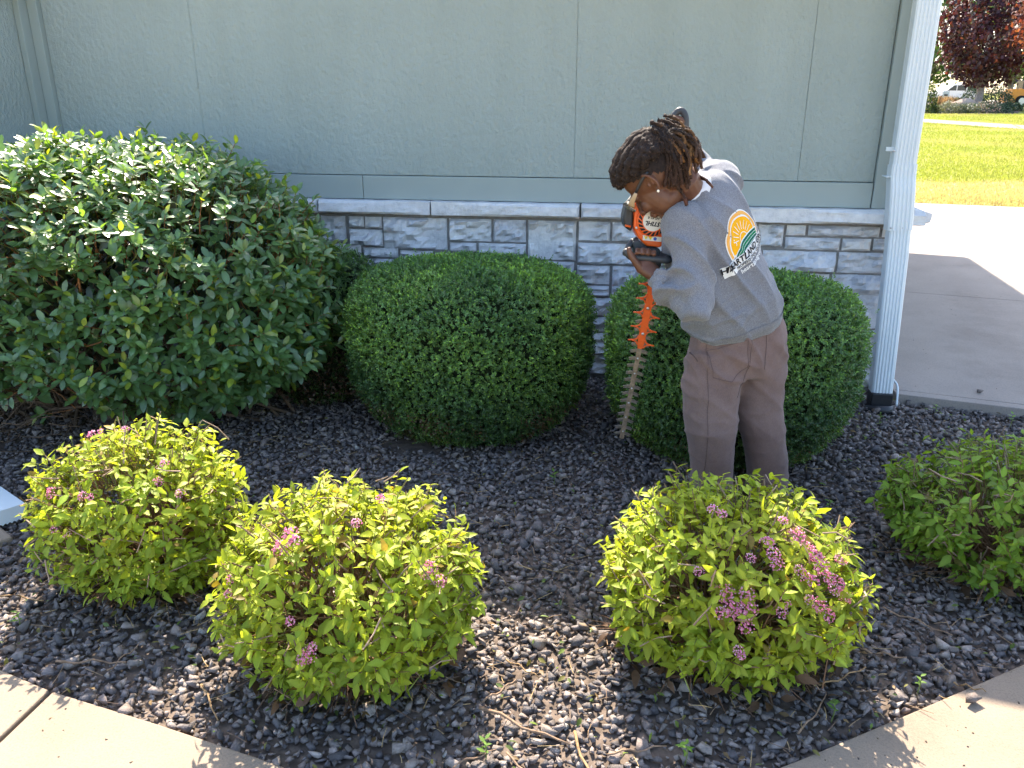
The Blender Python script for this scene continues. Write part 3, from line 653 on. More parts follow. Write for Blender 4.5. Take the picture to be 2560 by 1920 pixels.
    m1 = b0+d*.5+rng.normal(0, .012, (Kb, 3)); b1 = b0+d; 
    for q in (b0, m1, b1): q[:, 2] = np.maximum(q[:, 2], .012)
    twigs_to(root, np.stack([b0, m1, b1], 1), np.full(Kb, .003), np.full(Kb, .001), np.tile((.15, .10, .065), (Kb, 1))*rng.uniform(.4, 1.3, (Kb, 1)), 'bare_twigs')
    # darker leaves deep inside close most of the see-through gaps
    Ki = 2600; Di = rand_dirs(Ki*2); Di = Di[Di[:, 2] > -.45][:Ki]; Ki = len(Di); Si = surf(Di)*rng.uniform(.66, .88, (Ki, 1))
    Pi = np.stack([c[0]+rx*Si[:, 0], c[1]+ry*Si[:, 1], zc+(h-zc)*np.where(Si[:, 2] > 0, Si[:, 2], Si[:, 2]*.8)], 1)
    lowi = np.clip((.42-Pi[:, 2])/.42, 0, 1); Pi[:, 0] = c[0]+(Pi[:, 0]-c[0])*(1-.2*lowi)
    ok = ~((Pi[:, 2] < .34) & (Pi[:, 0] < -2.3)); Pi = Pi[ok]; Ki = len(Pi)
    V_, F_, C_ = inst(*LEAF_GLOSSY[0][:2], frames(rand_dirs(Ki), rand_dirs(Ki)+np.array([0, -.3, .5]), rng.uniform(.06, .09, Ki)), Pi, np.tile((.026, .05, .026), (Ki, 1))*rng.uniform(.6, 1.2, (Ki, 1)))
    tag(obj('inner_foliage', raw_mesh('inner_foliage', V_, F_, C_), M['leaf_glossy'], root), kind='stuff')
    return root
glossy_shrub()

# ---- spireas: mounds of lime leaves on thin brown stems, with pink flower clusters
def floret_mesh(seed, n=46, rad=.017):
    r = np.random.default_rng(seed); oc = np.array([(1, 0, 0), (-1, 0, 0), (0, 1, 0), (0, -1, 0), (0, 0, 1), (0, 0, -1)], float); of = np.array([(0, 2, 4), (2, 1, 4), (1, 3, 4), (3, 0, 4), (2, 0, 5), (1, 2, 5), (3, 1, 5), (0, 3, 5)])
    a = r.uniform(0, 2*np.pi, n); q = np.sqrt(r.random(n))*rad; T = np.stack([np.cos(a)*q, np.sin(a)*q, .012*(1-(q/rad)**2)+r.normal(0, .0022, n)], 1)
    s = r.uniform(.0016, .0032, n); c = np.minimum(np.array([.95, .40, .60])*r.uniform(.8, 1.05, (n, 1)), .95); c[r.random(n) < .3] = (.95, .66, .78)
    V, F, C = inst(oc, of, np.eye(3)[None]*s[:, None, None], T, c)
    st = np.array([(0, 0, -.03), (.001, 0, .004), (0, .001, .004)]); V = np.vstack([V, st]); F = np.vstack([F, [[len(V)-3, len(V)-2, len(V)-1]]]); C = np.vstack([C, np.tile((.3, .15, .08), (3, 1))])
    me = raw_mesh('flower_cluster', V, F, C); me.materials.append(M['flower']); return me
FLOWERS = [floret_mesh(1), floret_mesh(2, 60, .021), floret_mesh(3, 30, .012)]
def spirea(c, rx, ry, h, label, seed, flowers=(), nstem=520, shade=1.0, leafsize=(.024, .056), faded=4):
    root = tag(empty('spirea_shrub', (c[0], c[1], 0)), label, 'shrub', 'spireas along the walkway')
    K = nstem; D = rand_dirs(K*3); D = D[D[:, 2] > -.72][:K]; K = len(D)
    lump = 1+.09*bump_field(D, 2.4, seed)+.06*bump_field(D, 6, seed+5)
    zc = h*.46
    sh_ = (np.abs(D[:, 0])**2.4+np.abs(D[:, 1])**2.4+np.abs(D[:, 2])**2.4)**(-1/2.4)
    S = np.stack([c[0]+rx*D[:, 0]*sh_*lump, c[1]+ry*D[:, 1]*sh_*lump, zc+np.where(D[:, 2] > 0, (h-zc)*D[:, 2], zc*1.02*D[:, 2]*1.05)*sh_*lump], 1)
    S[:, 2] = np.maximum(S[:, 2], .05)
    low = np.clip((.22-S[:, 2])/.22, 0, 1); S[:, 0] = c[0]+(S[:, 0]-c[0])*(1-.12*low); S[:, 1] = c[1]+(S[:, 1]-c[1])*(1-.12*low)
    nrm = D/np.array([rx, ry, h*.7]); nrm /= np.linalg.norm(nrm, axis=1, keepdims=True)
    S -= nrm*(rng.random((K, 1))**1.5*.07)
    ax = nrm*.8+np.array([0, 0, .55])+rng.normal(0, .3, (K, 3)); ax /= np.linalg.norm(ax, axis=1, keepdims=True)
    side = np.cross(ax, rand_dirs(K)); side /= np.linalg.norm(side, axis=1, keepdims=True); oth = np.cross(ax, side)
    tone = bump_field(D, 2.2, seed+21)
    LP, LD, LN, LS, LC = [], [], [], [], []
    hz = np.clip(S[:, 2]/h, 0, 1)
    for j in range(9):
        a = j*2.4+rng.uniform(0, .5, K); d = (side*np.cos(a)[:, None]+oth*np.sin(a)[:, None])*.85+ax*.5+rng.normal(0, .25, (K, 3)); d[:, 2] -= .12
        use = rng.random(K) < .80
        p = S-ax*(.085-.0115*j)
        n_ = np.array([0, 0, .75])+nrm*.55+rng.normal(0, .42, (K, 3))
        sz = rng.uniform(*leafsize, K)*(.75+.25*np.sin(j/8*np.pi)+.12*(1-hz))
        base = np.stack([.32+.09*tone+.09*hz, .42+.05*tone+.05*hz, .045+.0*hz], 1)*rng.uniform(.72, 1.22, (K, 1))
        odd = rng.random(K) < .035; base[odd] = np.array([.33, .24, .05])*rng.uniform(.7, 1.1, (odd.sum(), 1))
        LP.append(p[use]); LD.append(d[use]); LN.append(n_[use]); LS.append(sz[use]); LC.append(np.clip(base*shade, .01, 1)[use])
    leaves_to(root, np.vstack(LP), np.vstack(LD), np.vstack(LN), np.concatenate(LS), np.vstack(LC), LEAF_SPIREA, M['leaf_spirea'], 300)
    # leafy stems, main stems, clipped woody ends
    b0 = S-ax*.15-nrm*.03; b0[:, 2] = np.maximum(b0[:, 2], .02); cb = np.array([.20, .115, .065])
    twigs_to(root, np.stack([b0, (b0+S)/2+rng.normal(0, .006, (K, 3)), S+ax*.012], 1), np.full(K, .0022), np.full(K, .0011), np.where((rng.random(K) < .4)[:, None], np.array([.20, .23, .06]), cb)*rng.uniform(.7, 1.3, (K, 1)), 'twigs')
    Ks = 170; i = rng.integers(0, K, Ks); g0 = np.stack([c[0]+rng.normal(0, rx*.22, Ks), c[1]+rng.normal(0, ry*.22, Ks), np.full(Ks, -.005)], 1)
    m1 = g0*.55+b0[i]*.45+rng.normal(0, .02, (Ks, 3)); m1[:, 2] = np.maximum(m1[:, 2]-.03, .015)
    twigs_to(root, np.stack([g0, m1, b0[i]*.85+m1*.15, b0[i]], 1), rng.uniform(.003, .0065, Ks), np.full(Ks, .002), cb*rng.uniform(.6, 1.3, (Ks, 1)), 'stems')
    Kc = 260; i = rng.integers(0, K, Kc); q = S[i]+nrm[i]*rng.uniform(-.01, .035, (Kc, 1)); q0 = q-(ax[i]*.5+nrm[i]*.4+rng.normal(0, .3, (Kc, 3)))*.09
    twigs_to(root, np.stack([q0, (q0+q)/2+rng.normal(0, .005, (Kc, 3)), q], 1), np.full(Kc, .0028), np.full(Kc, .0019), np.array([.36, .25, .17])*rng.uniform(.5, 1.2, (Kc, 1)), 'clipped_ends')
    # low bare twigs and dead leaves around the foot
    Kb = 210; a = rng.uniform(0, 2*np.pi, Kb); q0 = np.stack([c[0]+rx*.35*np.cos(a), c[1]+ry*.35*np.sin(a), rng.uniform(.02, .10, Kb)], 1); q1 = np.stack([c[0]+rx*rng.uniform(.7, .98, Kb)*np.cos(a), c[1]+ry*rng.uniform(.7, .98, Kb)*np.sin(a), rng.uniform(.02, .13, Kb)], 1)+rng.normal(0, .03, (Kb, 3))
    q1[:, 2] = np.maximum(q1[:, 2], .02); mq = (q0+q1)/2+rng.normal(0, .02, (Kb, 3)); mq[:, 2] = np.maximum(mq[:, 2], .02)
    twigs_to(root, np.stack([q0, mq, q1], 1), np.full(Kb, .0032), np.full(Kb, .0012), np.array([.17, .10, .065])*rng.uniform(.5, 1.4, (Kb, 1)), 'bare_twigs')
    Kd = 190; a = rng.uniform(0, 2*np.pi, Kd); rr = rng.uniform(.3, .95, Kd); pd = np.stack([c[0]+rx*rr*np.cos(a), c[1]+ry*rr*np.sin(a), rng.uniform(.02, .11, Kd)], 1)
    V_, F_, C_ = inst(*LEAF_SPIREA[2][:2], frames(rand_dirs(Kd)*np.array([1, 1, .3]), rand_dirs(Kd)+np.array([0, 0, 1]), rng.uniform(.035, .06, Kd)), pd, np.array([.17, .10, .06])*rng.uniform(.4, 1.3, (Kd, 1)))
    tag(obj('dead_leaves', raw_mesh('dead_leaves', V_, F_, C_), M['leaf_spirea'], root), kind='stuff')
    for (ux, uz, k, s) in flowers:      # place on the mound: across (-1..1) and up (0..1) of the side towards the walkway
        zz = h*uz; f = math.sqrt(max(1-ux*ux, .02)); lift = math.sqrt(max(1-uz**2, .02))
        p = np.array([c[0]+rx*ux*(.55+.45*lift)*1.03, c[1]-ry*f*lift*1.03-.01, zz+.03]); s *= 1.08
        o = bpy.data.objects.new('flower_cluster', FLOWERS[k]); col.objects.link(o); o.parent = root
        n_ = unit(np.array([ux*.5, -f*lift*.8-.15, .75]))+rng.normal(0, .15, 3)
        o.location = Vector(p)-wloc(root); o.rotation_euler = Vector(n_).to_track_quat('Z', 'Y').to_euler(); o.scale = (s,)*3
    return root
spirea((-1.60, 2.21), .35, .315, .56, 'lime leaved spirea beside the white drain extension, few pink flowers', 11,
       [(-.32, .97, 0, .8), (-.22, .98, 2, .8), (.68, .86, 0, .8), (.62, .78, 1, .7), (-.5, .70, 1, .9), (-.1, .72, 0, .9), (.0, .72, 2, .9), (-.22, .52, 0, .7), (-.38, .53, 2, 1), (.78, .70, 0, .9), (.1, .99, 0, .7)], 600)
spirea((-.765, 1.90), .37, .335, .545, 'lime leaved spirea at the middle of the walkway edge, one big pink cluster', 12,
       [(-.28, .88, 1, 1.1), (-.33, .83, 1, 1.1), (-.22, .86, 0, 1.), (.32, .93, 0, .8), (.86, .72, 1, 1), (.90, .64, 0, 1), (.82, .70, 0, .9), (.02, .42, 1, 1), (-.02, .40, 0, .9), (.05, .46, 2, 1), (-.75, .62, 0, .8), (-.73, .56, 2, 1), (.55, .99, 2, 1), (-.13, .56, 2, 1)], 720)
FL3 = [(-.10, .60, 1, 1.2), (-.04, .58, 1, 1.1), (-.13, .66, 1, 1), (.03, .60, 1, 1.2), (.02, .66, 0, 1.1), (-.16, .56, 0, 1), (.02, .52, 1, 1), (.2, .86, 1, .9), (.24, .82, 0, 1), (.26, .78, 1, .9), (.05, .80, 0, .8), (.48, .88, 1, 1), (.55, .82, 1, 1.1), (.6, .80, 0, 1), (.62, .76, 1, 1.1), (.66, .70, 1, 1), (.7, .64, 0, 1), (.74, .66, 1, 1), (.52, .70, 1, 1.1), (.50, .62, 0, .9), (.56, .60, 1, 1), (.62, .54, 1, 1.1), (.3, .62, 0, .9), (.28, .58, 0, .9), (.78, .58, 1, .9), (-.3, .95, 0, .9), (-.2, .94, 2, 1), (.8, .75, 0, 1), (-.02, .40, 0, .8), (.0, .38, 2, .9), (-.35, .72, 0, .8), (.38, .93, 0, .8), (.44, .75, 0, .9)]
spirea((.335, 2.10), .37, .33, .53, 'lime leaved spirea in front of the person, covered in pink flowers', 13, FL3, 720)
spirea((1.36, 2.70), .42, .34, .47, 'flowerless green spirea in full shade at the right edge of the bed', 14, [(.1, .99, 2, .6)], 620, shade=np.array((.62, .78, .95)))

# ------------------------------------------------------------ the person
def remesh(parts, voxel, smooth_it=6, name='m'):
    """unites overlapping closed shapes into one continuous surface"""
    mb = MB()
    for V, F in parts: mb.add(V, F)
    me = mb.mesh(name); o = bpy.data.objects.new(name, me); col.objects.link(o)
    md = o.modifiers.new('r', 'REMESH'); md.mode = 'VOXEL'; md.voxel_size = voxel
    if smooth_it: ms = o.modifiers.new('s', 'SMOOTH'); ms.factor = .5; ms.iterations = smooth_it
    dg = bpy.context.evaluated_depsgraph_get(); dg.update(); ev = o.evaluated_get(dg); out = bpy.data.meshes.new_from_object(ev)
    bpy.data.objects.remove(o); bpy.data.meshes.remove(me); out.name = name
    out.polygons.foreach_set('use_smooth', np.ones(len(out.polygons), bool)); return out
def get_v(me):
    a = np.empty(len(me.vertices)*3, np.float32); me.vertices.foreach_get('co', a); n = np.empty(len(me.vertices)*3, np.float32); me.vertices.foreach_get('normal', n)
    return a.reshape(-1, 3).astype(float), n.reshape(-1, 3).astype(float)
def set_v(me, a): me.vertices.foreach_set('co', a.astype(np.float32).ravel()); me.update()
def nz(P, A, s=0): return np.array([mnoise.noise(Vector((p@A).tolist())+Vector((s, s*.7, s*1.3))) for p in P])

# torso frame: she leans forward, back turned to the walkway, facing the wall to the left
LAT = unit((.517, .731, .444)); SPN = unit((-.373, -.181, .91)); BCK = unit(np.cross(LAT, SPN))
shL, elL, wrL = np.array((.146, 2.805, 1.165)), np.array((.222, 2.735, .898)), np.array((.092, 2.80, 1.0))
shR, elR, wrR = np.array((.318, 3.06, 1.305)), np.array((.262, 3.27, 1.30)), np.array((.168, 3.18, 1.43))
tor = [((.398, 3.00, .765), .172, .128, (.91, .30, .27)), ((.388, 2.99, .83), .185, .138, (.88, .36, .28)), ((.352, 2.975, .92), .178, .138, (.8, .45, .36)), ((.308, 2.955, 1.03), .170, .132, (.66, .6, .42)),
       ((.268, 2.94, 1.13), .176, .124, (.56, .70, .44)), ((.245, 2.935, 1.215), .178, .115, (.517, .731, .444)), ((.222, 2.925, 1.265), .125, .09, (.517, .731, .444)), ((.200, 2.91, 1.295), .07, .068, (.517, .731, .444))]
tc_ = spline([t[0] for t in tor], 22); ta = spline([(t[1], t[2], 0) for t in tor], 22); tl = spline([t[3] for t in tor], 22)
def sleeve(a, e, w, r):
    P = spline([a, (a*.5+e*.5), e, (e*.5+w*.5), w], 17); return loft(P, np.interp(np.linspace(0, 1, 17), (0, .25, .5, .75, 1), r), side=(0, 1, .3), seg=16)
shirt = remesh([loft(tc_, ta[:, 0], ta[:, 1], tl, 28, 2.3), sleeve(shL+LAT*.045+np.array((.014, 0, -.008)), elL, wrL, (.080, .074, .060, .053, .045)), sleeve(shR-LAT*.05, elR, wrR, (.085, .075, .068, .055, .045)),
                ellipsoid(shL+LAT*.035+np.array((.012, 0, -.01)), (LAT, BCK, SPN), (.075, .08, .08)), ellipsoid(shR-LAT*.02, (LAT, BCK, SPN), (.08, .08, .08))], .0065, 6, 'sweatshirt')
P, Nn = get_v(shirt)
armp = shL+np.array((.05, -.0, -.10))
# folds: long drapes from the arm across the back, rumples over the waist, rings on the bent forearm
dfold = unit(-SPN*.9+LAT*.35+BCK*.1); cr = unit(np.cross(dfold, BCK)); A1 = np.stack([cr*13, dfold*1.9, BCK*5], 1)
f1 = np.abs(nz(P, A1, 3)); A2 = np.stack([SPN*15, LAT*4, BCK*7], 1); f2 = np.abs(nz(P, A2, 8)); f3 = nz(P, np.eye(3)*9, 5)
hgt = (P-np.array((.39, 2.99, .77)))@SPN; waist = np.clip(1-hgt/.22, 0, 1); back = np.clip(1-np.abs(hgt-.28)/.35, 0, 1)
rid = lambda f: np.clip(1-f*2.6, 0, 1)**2
calm = 1-.75*np.exp(-(np.linalg.norm(P-np.array((.395, 2.875, 1.105)), axis=1)/.13)**2)
d = (-.002+.024*rid(f1)*back+.019*rid(f2)*waist*np.clip(hgt/.06, 0, 1)+.007*f3-.012*np.clip(f1*2, 0, 1)*back)*calm
fa = unit(wrL-elL); tt = (P-elL)@fa/np.linalg.norm(wrL-elL); rad_ = np.linalg.norm((P-elL)-np.outer((P-elL)@fa, fa), axis=1)
onf = np.clip(1-np.abs(tt-.55)/.5, 0, 1)*(rad_ < .075)
d += onf*.006*np.sin(tt*26+3*nz(P, np.eye(3)*8, 2))
dist = np.linalg.norm(P-armp, axis=1); d -= .016*np.exp(-(dist/.07)**2)
set_v(shirt, P+Nn*d[:, None])
# pants
hip = [((.405, 3.01, .84), .155, .115, (.9, .33, .27)), ((.412, 3.01, .76), .172, .13, (.9, .33, .25)), ((.41, 3.005, .68), .18, .135, (.9, .33, .2)), ((.40, 3.0, .60), .165, .12, (.9, .33, .2))]
hc = spline([t[0] for t in hip], 9); ha = spline([(t[1], t[2], 0) for t in hip], 9)
def leg(pts, r): 
    n = 17; return loft(spline(pts, n), np.interp(np.linspace(0, 1, n), np.linspace(0, 1, len(r)), r), side=(.9, .35, 0), seg=18)
pants = remesh([loft(hc, ha[:, 0], ha[:, 1], (.9, .33, .2), 26, 2.2),
                leg([(.335, 2.96, .68), (.332, 2.925, .50), (.342, 2.91, .34), (.358, 2.93, .20), (.366, 2.95, .07)], (.112, .110, .099, .09, .088, .087)),
                leg([(.49, 3.05, .68), (.51, 3.04, .50), (.548, 3.02, .36), (.588, 3.06, .20), (.605, 3.08, .07)], (.112, .105, .09, .085, .086, .086))], .008, 8, 'pants')
P, Nn = get_v(pants)
A1 = np.stack([np.array((0, 0, 1))*13, np.array((.9, .3, 0))*5, np.array((-.3, .9, 0))*5], 1); f1 = np.abs(nz(P, A1, 4)); f2 = nz(P, np.diag((8., 8, 3)), 6); A3 = np.stack([unit((1, .2, 1.2))*14, unit((-1, 0, 1))*3, np.array((0, 1, 0))*5], 1); f3 = np.abs(nz(P, A3, 12))
kn = np.clip(1-np.abs(P[:, 2]-.38)/.18, 0, 1)+np.clip(1-np.abs(P[:, 2]-.10)/.14, 0, 1)
d = -.002+.006*rid(f1)*(.1+kn)+.012*f2+.012*rid(f3)*np.clip((P[:, 2]-.3)/.3, 0, 1)
set_v(pants, P+Nn*d[:, None])

# body: one continuous surface, head to feet
FH = unit((-.50, .26, -.83)); UH = np.array((-.82, .10, .56)); UH = unit(UH-FH*np.dot(UH, FH)); LH = unit(np.cross(UH, FH)); HC = np.array((.056, 2.86, 1.335)); HSC = 1.09
HA = (FH, LH, UH)
def hp(f, l, u): return HC+(FH*f+LH*l+UH*u)*HSC
def he(c, r_, nu=16, nv=10): return ellipsoid(c, HA, np.array(r_)*HSC, nu, nv)
body = [he(hp(-.012, 0, .02), (.098, .078, .092), 24, 16), he(hp(.038, 0, -.048), (.058, .060, .082), 20, 14), he(hp(.070, 0, -.108), (.027, .030, .024)), he(hp(.02, 0, -.095), (.055, .05, .03)),
        he(hp(.078, 0, .0), (.022, .052, .02)), loft([hp(.09, 0, .0), hp(.103, 0, -.025), hp(.118, 0, -.045), hp(.10, 0, -.055)], (.008, .010, .015, .010), seg=10),
        he(hp(.108, .014, -.048), (.010, .009, .009)), he(hp(.108, -.014, -.048), (.010, .009, .009)), he(hp(.097, 0, -.073), (.012, .024, .008)), he(hp(.095, 0, -.084), (.012, .022, .008)),
        he(hp(.072, .035, -.045), (.022, .022, .022)), he(hp(.072, -.035, -.045), (.022, .022, .022))]
for s in (1, -1):        # ears: rim, lobe and back
    ang = np.linspace(-1.9, 1.75, 12); rim = [hp(-.012-.021*math.cos(a)*.75+.004, s*(.079+.007*math.cos(a*.6)), -.012+.031*math.sin(a)) for a in ang]
    body += [loft(rim, .0052, seg=8), he(hp(-.014, s*.077, -.012), (.013, .005, .024), 12, 8), he(hp(-.004, s*.080, -.043), (.008, .006, .009), 10, 8), loft([hp(-.02, s*.083, .004), hp(-.014, s*.085, -.012), hp(-.008, s*.084, -.026)], .0038, seg=8), he(hp(.004, s*.078, -.016), (.005, .005, .008), 10, 8)]
body.append(loft(spline([hp(-.03, 0, -.02), hp(-.045, 0, -.085), (.185, 2.895, 1.285), (.215, 2.92, 1.24)], 9), (.062, .058, .055, .055, .056, .058, .062, .07, .08), seg=18))
body.append(loft(tc_[1:-2], ta[1:-2, 0]*.66, ta[1:-2, 1]*.6, tl[1:-2], 20, 2.2)); body.append(loft(hc, ha[:, 0]*.68, ha[:, 1]*.62, (.9, .33, .2), 20))
for a, e, w in ((shL, elL, wrL), (shR, elR, wrR)):
    body.append(loft(spline([a+np.array((.03, .03, 0)), a*.5+e*.5, e, e*.5+w*.5, w], 13), np.array([.034]*4+[.022]*5+[.022]*3+[.026]), seg=12))
for pts in ([(.335, 2.96, .68), (.332, 2.925, .50), (.342, 2.91, .34), (.358, 2.93, .20), (.366, 2.95, .07)], [(.49, 3.05, .68), (.51, 3.04, .50), (.548, 3.02, .36), (.588, 3.06, .20), (.605, 3.08, .07)]):
    body.append(loft(spline(pts, 11), np.linspace(.055, .035, 11), seg=12)); q = np.array(pts[-1]); body.append(loft([q, q+(-.04, .035, -.02), q+(-.10, .085, -.035)], (.045, .04, .03), seg=10))
# left hand closed round the front loop handle
GR = np.array((.047, 2.815, 1.058)); BD = unit((.93, .12, -.10))    # grip centre and direction of the bar
pal_c = GR+np.array((.004, .0, -.030)); HV = unit(pal_c-wrL)
body.append(loft([wrL, wrL*.5+pal_c*.5, pal_c, pal_c+np.array((0, .006, .018))], (.027, .031, .036, .030), (.022, .022, .021, .018), side=BD, seg=14, exp=2.4))
for k in range(4):
    t = (-.026+.0195*k); b0 = GR+BD*t+np.array((0, .012, -.024)); ln = (.9, 1.02, 1.0, .86)[k]
    pts = [b0, GR+BD*t+np.array((0, .026, -.004)), GR+BD*t+np.array((0, .020, .020*ln)), GR+BD*t+np.array((0, -.004, .027*ln)), GR+BD*t+np.array((0, -.022*ln, .016))]
    body.append(loft(spline(pts, 12), np.linspace(.0105, .0078, 12), seg=10))
th = [pal_c+np.array((-.012, -.012, -.012)), GR+np.array((-.036, -.022, -.004)), GR+np.array((-.05, -.024, .018)), GR+np.array((-.056, -.022, .040))]
body.append(loft(spline(th, 12), np.linspace(.0145, .0085, 12), seg=10))
# right hand round the rear handle behind the head
G2 = np.array((.150, 3.13, 1.475)); body.append(loft([wrR, (wrR+G2)/2, G2+np.array((.012, .01, 0))], (.027, .031, .032), (.022, .021, .018), side=(0, .2, 1), seg=12))
for k in range(4):
    b0 = G2+np.array((.0, .012, .030-.019*k)); body.append(loft(spline([b0+np.array((.012, .006, 0)), b0+np.array((-.018, .014, 0)), b0+np.array((-.030, -.006, -.002)), b0+np.array((-.018, -.022, -.003))], 10), np.linspace(.0105, .008, 10), seg=8))
body.append(loft(spline([G2+np.array((.02, -.01, .02)), G2+np.array((.0, -.024, .036)), G2+np.array((-.02, -.024, .042))], 8), np.linspace(.013, .009, 8), seg=8))
bmesh_body = remesh(body, .0032, 3, 'person'); person = obj('person', bmesh_body, M['skin'])
tag(person, 'person in grey sweatshirt and brown pants bending over a hedge trimmer', 'person')
sw_o = obj('sweatshirt', shirt, M['heather'], person); obj('pants', pants, M['canvas'], person)

def bvh_of(me): return BVHTree.FromPolygons([v.co[:] for v in me.vertices], [p.vertices[:] for p in me.polygons])
bv_s, bv_p = bvh_of(shirt), bvh_of(pants)
def drape(P3, n, bv, off):
    out = []
    n = Vector(n)
    for p in P3:
        h = bv.ray_cast(Vector(p)+n*.25, -n, .6); out.append(h[0]+h[1]*off if h[0] is not None and h[1].dot(n) > .12 else None)
    return out
# hem, cuffs and collar
for (ring, wv) in ((0, .012),):
    b = MB(); c0, l0 = tc_[0], tl[0]; a_ = np.linspace(0, 2*np.pi, 60, endpoint=False); sv = unit(l0); ov = unit(np.cross(unit(tc_[1]-tc_[0]), sv)); rows = []
    for zz in (.006, .045):
        pts = []
        for a in a_:
            dv = sv*math.cos(a)*ta[0, 0]+ov*math.sin(a)*ta[0, 1]; q = c0+dv+unit(tc_[2]-tc_[0])*zz; h = bv_s.find_nearest(Vector(q)); pts.append(np.array(h[0])+np.array(h[1])*.0035)
        rows.append(pts)
    n = 60; V = rows[0]+rows[1]+[p+unit(c0-p)*.02 for p in rows[0]]
    b.add(V, [[i, (i+1) % n, n+(i+1) % n, n+i] for i in range(n)]+[[2*n+i, 2*n+(i+1) % n, (i+1) % n, i] for i in range(n)]); b.build('hem_band', M['heather'], sw_o, smooth=True)
for e_, w_ in ((elL, wrL), (elR, wrR)):
    f = unit(w_-e_); V, F = loft([w_-f*.045, w_-f*.03, w_-f*.006, w_+f*.004], (.042, .041, .037, .033), side=(0, 1, .3), seg=20); MB().add(V, F).build('cuff', M['heather'], sw_o, smooth=True)
ncx = np.array((.178, 2.892, 1.292)); nv = unit(hp(-.04, 0, -.05)-np.array((.205, 2.915, 1.27)))
V, F = loft([ncx-nv*.03, ncx-nv*.012, ncx-nv*.004], (.081, .069, .065), side=LAT, seg=24); MB().add(V, F).build('shirt_collar', M['white_cloth'], person, smooth=True)
# boots
for q in (np.array((.366, 2.95, .07)), np.array((.605, 3.08, .07))):
    dv = unit((-.76, .65, 0)); V1, F1 = loft([q+(0, 0, .10), q+(0, 0, .03), q-(0, 0, .03)], (.06, .06, .062), seg=16); V2, F2 = loft([q-dv*.05-(0, 0, .03), q-(0, 0, .03), q+dv*.10-(0, 0, .038), q+dv*.17-(0, 0, .045)], (.045, .05, .05, .03), (.036, .04, .03, .02), side=(dv[1], -dv[0], 0), seg=16)
    me = remesh([(V1, F1), (V2, F2)], .008, 4, 'boot'); obj('boot', me, M['boot'], person)

# printed emblem and lettering on the back
LO = np.array((.395, 2.875, 1.115)); LN = unit(BCK+np.array((-.05, -.25, 0))); LU = unit(LAT*1.0-LN*np.dot(LAT, LN)); LV = unit(np.cross(LN, LU))
if LV[2] < 0: LV = -LV
def hit_only(V, F):
    F = [f for f in F if all(V[i] is not None for i in f)]; return [(v[:] if v is not None else (.4, 2.98, 1.0)) for v in V], F
def print_poly(name, mat, rings, off):
    """rings: list of equally long outlines (u,v) from inner to outer joined by quads"""
    n = len(rings[0]); P3 = [LO+LU*u+LV*v for r_ in rings for u, v in r_]; V = drape(P3, LN, bv_s, off)
    F = [[k*n+i, k*n+i+1, (k+1)*n+i+1, (k+1)*n+i] for k in range(len(rings)-1) for i in range(n-1)]
    V, F = hit_only(V, F); me = raw_mesh(name, V, F, smooth=True); return obj(name, me, mat, sw_o)
def arch(r0, r1, a0=0., a1=180., n=40, base=-.0, k=6, sx=1.0, sy=1.28):
    A = np.radians(np.linspace(a0, a1, n)); return [[(sx*r*math.cos(a), base+sy*r*math.sin(a)) for a in A] for r in np.linspace(r0, r1, k)]
print_poly('emblem_outline', M['print_white'], arch(.0, .0905, -12, 192, k=10), .0012)
print_poly('emblem_border', M['print_amber'], arch(.076, .0865, -10, 190, k=3), .0020)
print_poly('emblem_sun', M['print_orange'], arch(.0, .071, -8, 188, k=10), .0020)
print_poly('emblem_sun_ring', M['print_white'], arch(.021, .0235, 0, 360, 30, .012, 2, 1, 1), .0028)
for a in range(20, 180, 18):
    ca, sa = math.cos(R(a)), math.sin(R(a)); w = .0011
    r = [[(ca*q-sa*w*s_, .012+(sa*q+ca*w*s_)*1.12) for q in np.linspace(.030, .058, 6)] for s_ in (-1, 1)]
    print_poly('emblem_ray', M['print_white'], r, .0028)
def strip(f0, f1, u0, u1, n=24): U = np.linspace(u0, u1, n); return [[(u, f0(u)) for u in U], [(u, (f0(u)+f1(u))/2) for u in U], [(u, f1(u)) for u in U]]
hill = lambda u: .012-.9*(u-.0)**2*8 if u < 0 else .012+.10*u-2.2*u*u
print_poly('emblem_hill_outline', M['print_white'], strip(lambda u: -.030, lambda u: hill(u)+.004, -.078, .082), .0026)
for i in range(4):
    lo = lambda u, i=i: max(hill(u)-.011*(i+1)+.0018, -.029); hi = lambda u, i=i: max(hill(u)-.011*i, -.029)
    print_poly('emblem_field', M['print_green'] if i % 2 else M['print_green_dark'], strip(lo, hi, -.074, .078), .0033)
print_poly('emblem_banner', M['print_white'], strip(lambda u: -.065, lambda u: -.022, -.135, .135, 40), .0036)
def lettering(body_, size, u, v, mat, off, shear=0., bold=.0, name='lettering', frame=None):
    cu = bpy.data.curves.new('t', 'FONT'); cu.body = body_; cu.size = size; cu.shear = shear; cu.offset = bold; cu.align_x = 'CENTER'; cu.resolution_u = 2
    o = bpy.data.objects.new('t', cu); col.objects.link(o); dg = bpy.context.evaluated_depsgraph_get(); dg.update(); me = bpy.data.meshes.new_from_object(o.evaluated_get(dg)); bpy.data.objects.remove(o)
    V2 = [(w.co[0]+u, w.co[1]+v) for w in me.vertices]
    if frame is None: V = drape([LO+LU*a+LV*b_ for a, b_ in V2], LN, bv_s, off)
    else: V = [Vector(frame[0]+frame[1]*a+frame[2]*b_) for a, b_ in V2]
    F = [list(p.vertices) for p in me.polygons]; bpy.data.meshes.remove(me)
    V, F = hit_only(V, F); return raw_mesh(name, V, F)
tag(obj('lettering', lettering('HEARTLAND GROU', .031, 0, -.0465, M['print_ink'], .0062, .12, .0008), M['print_ink'], sw_o), kind='stuff')
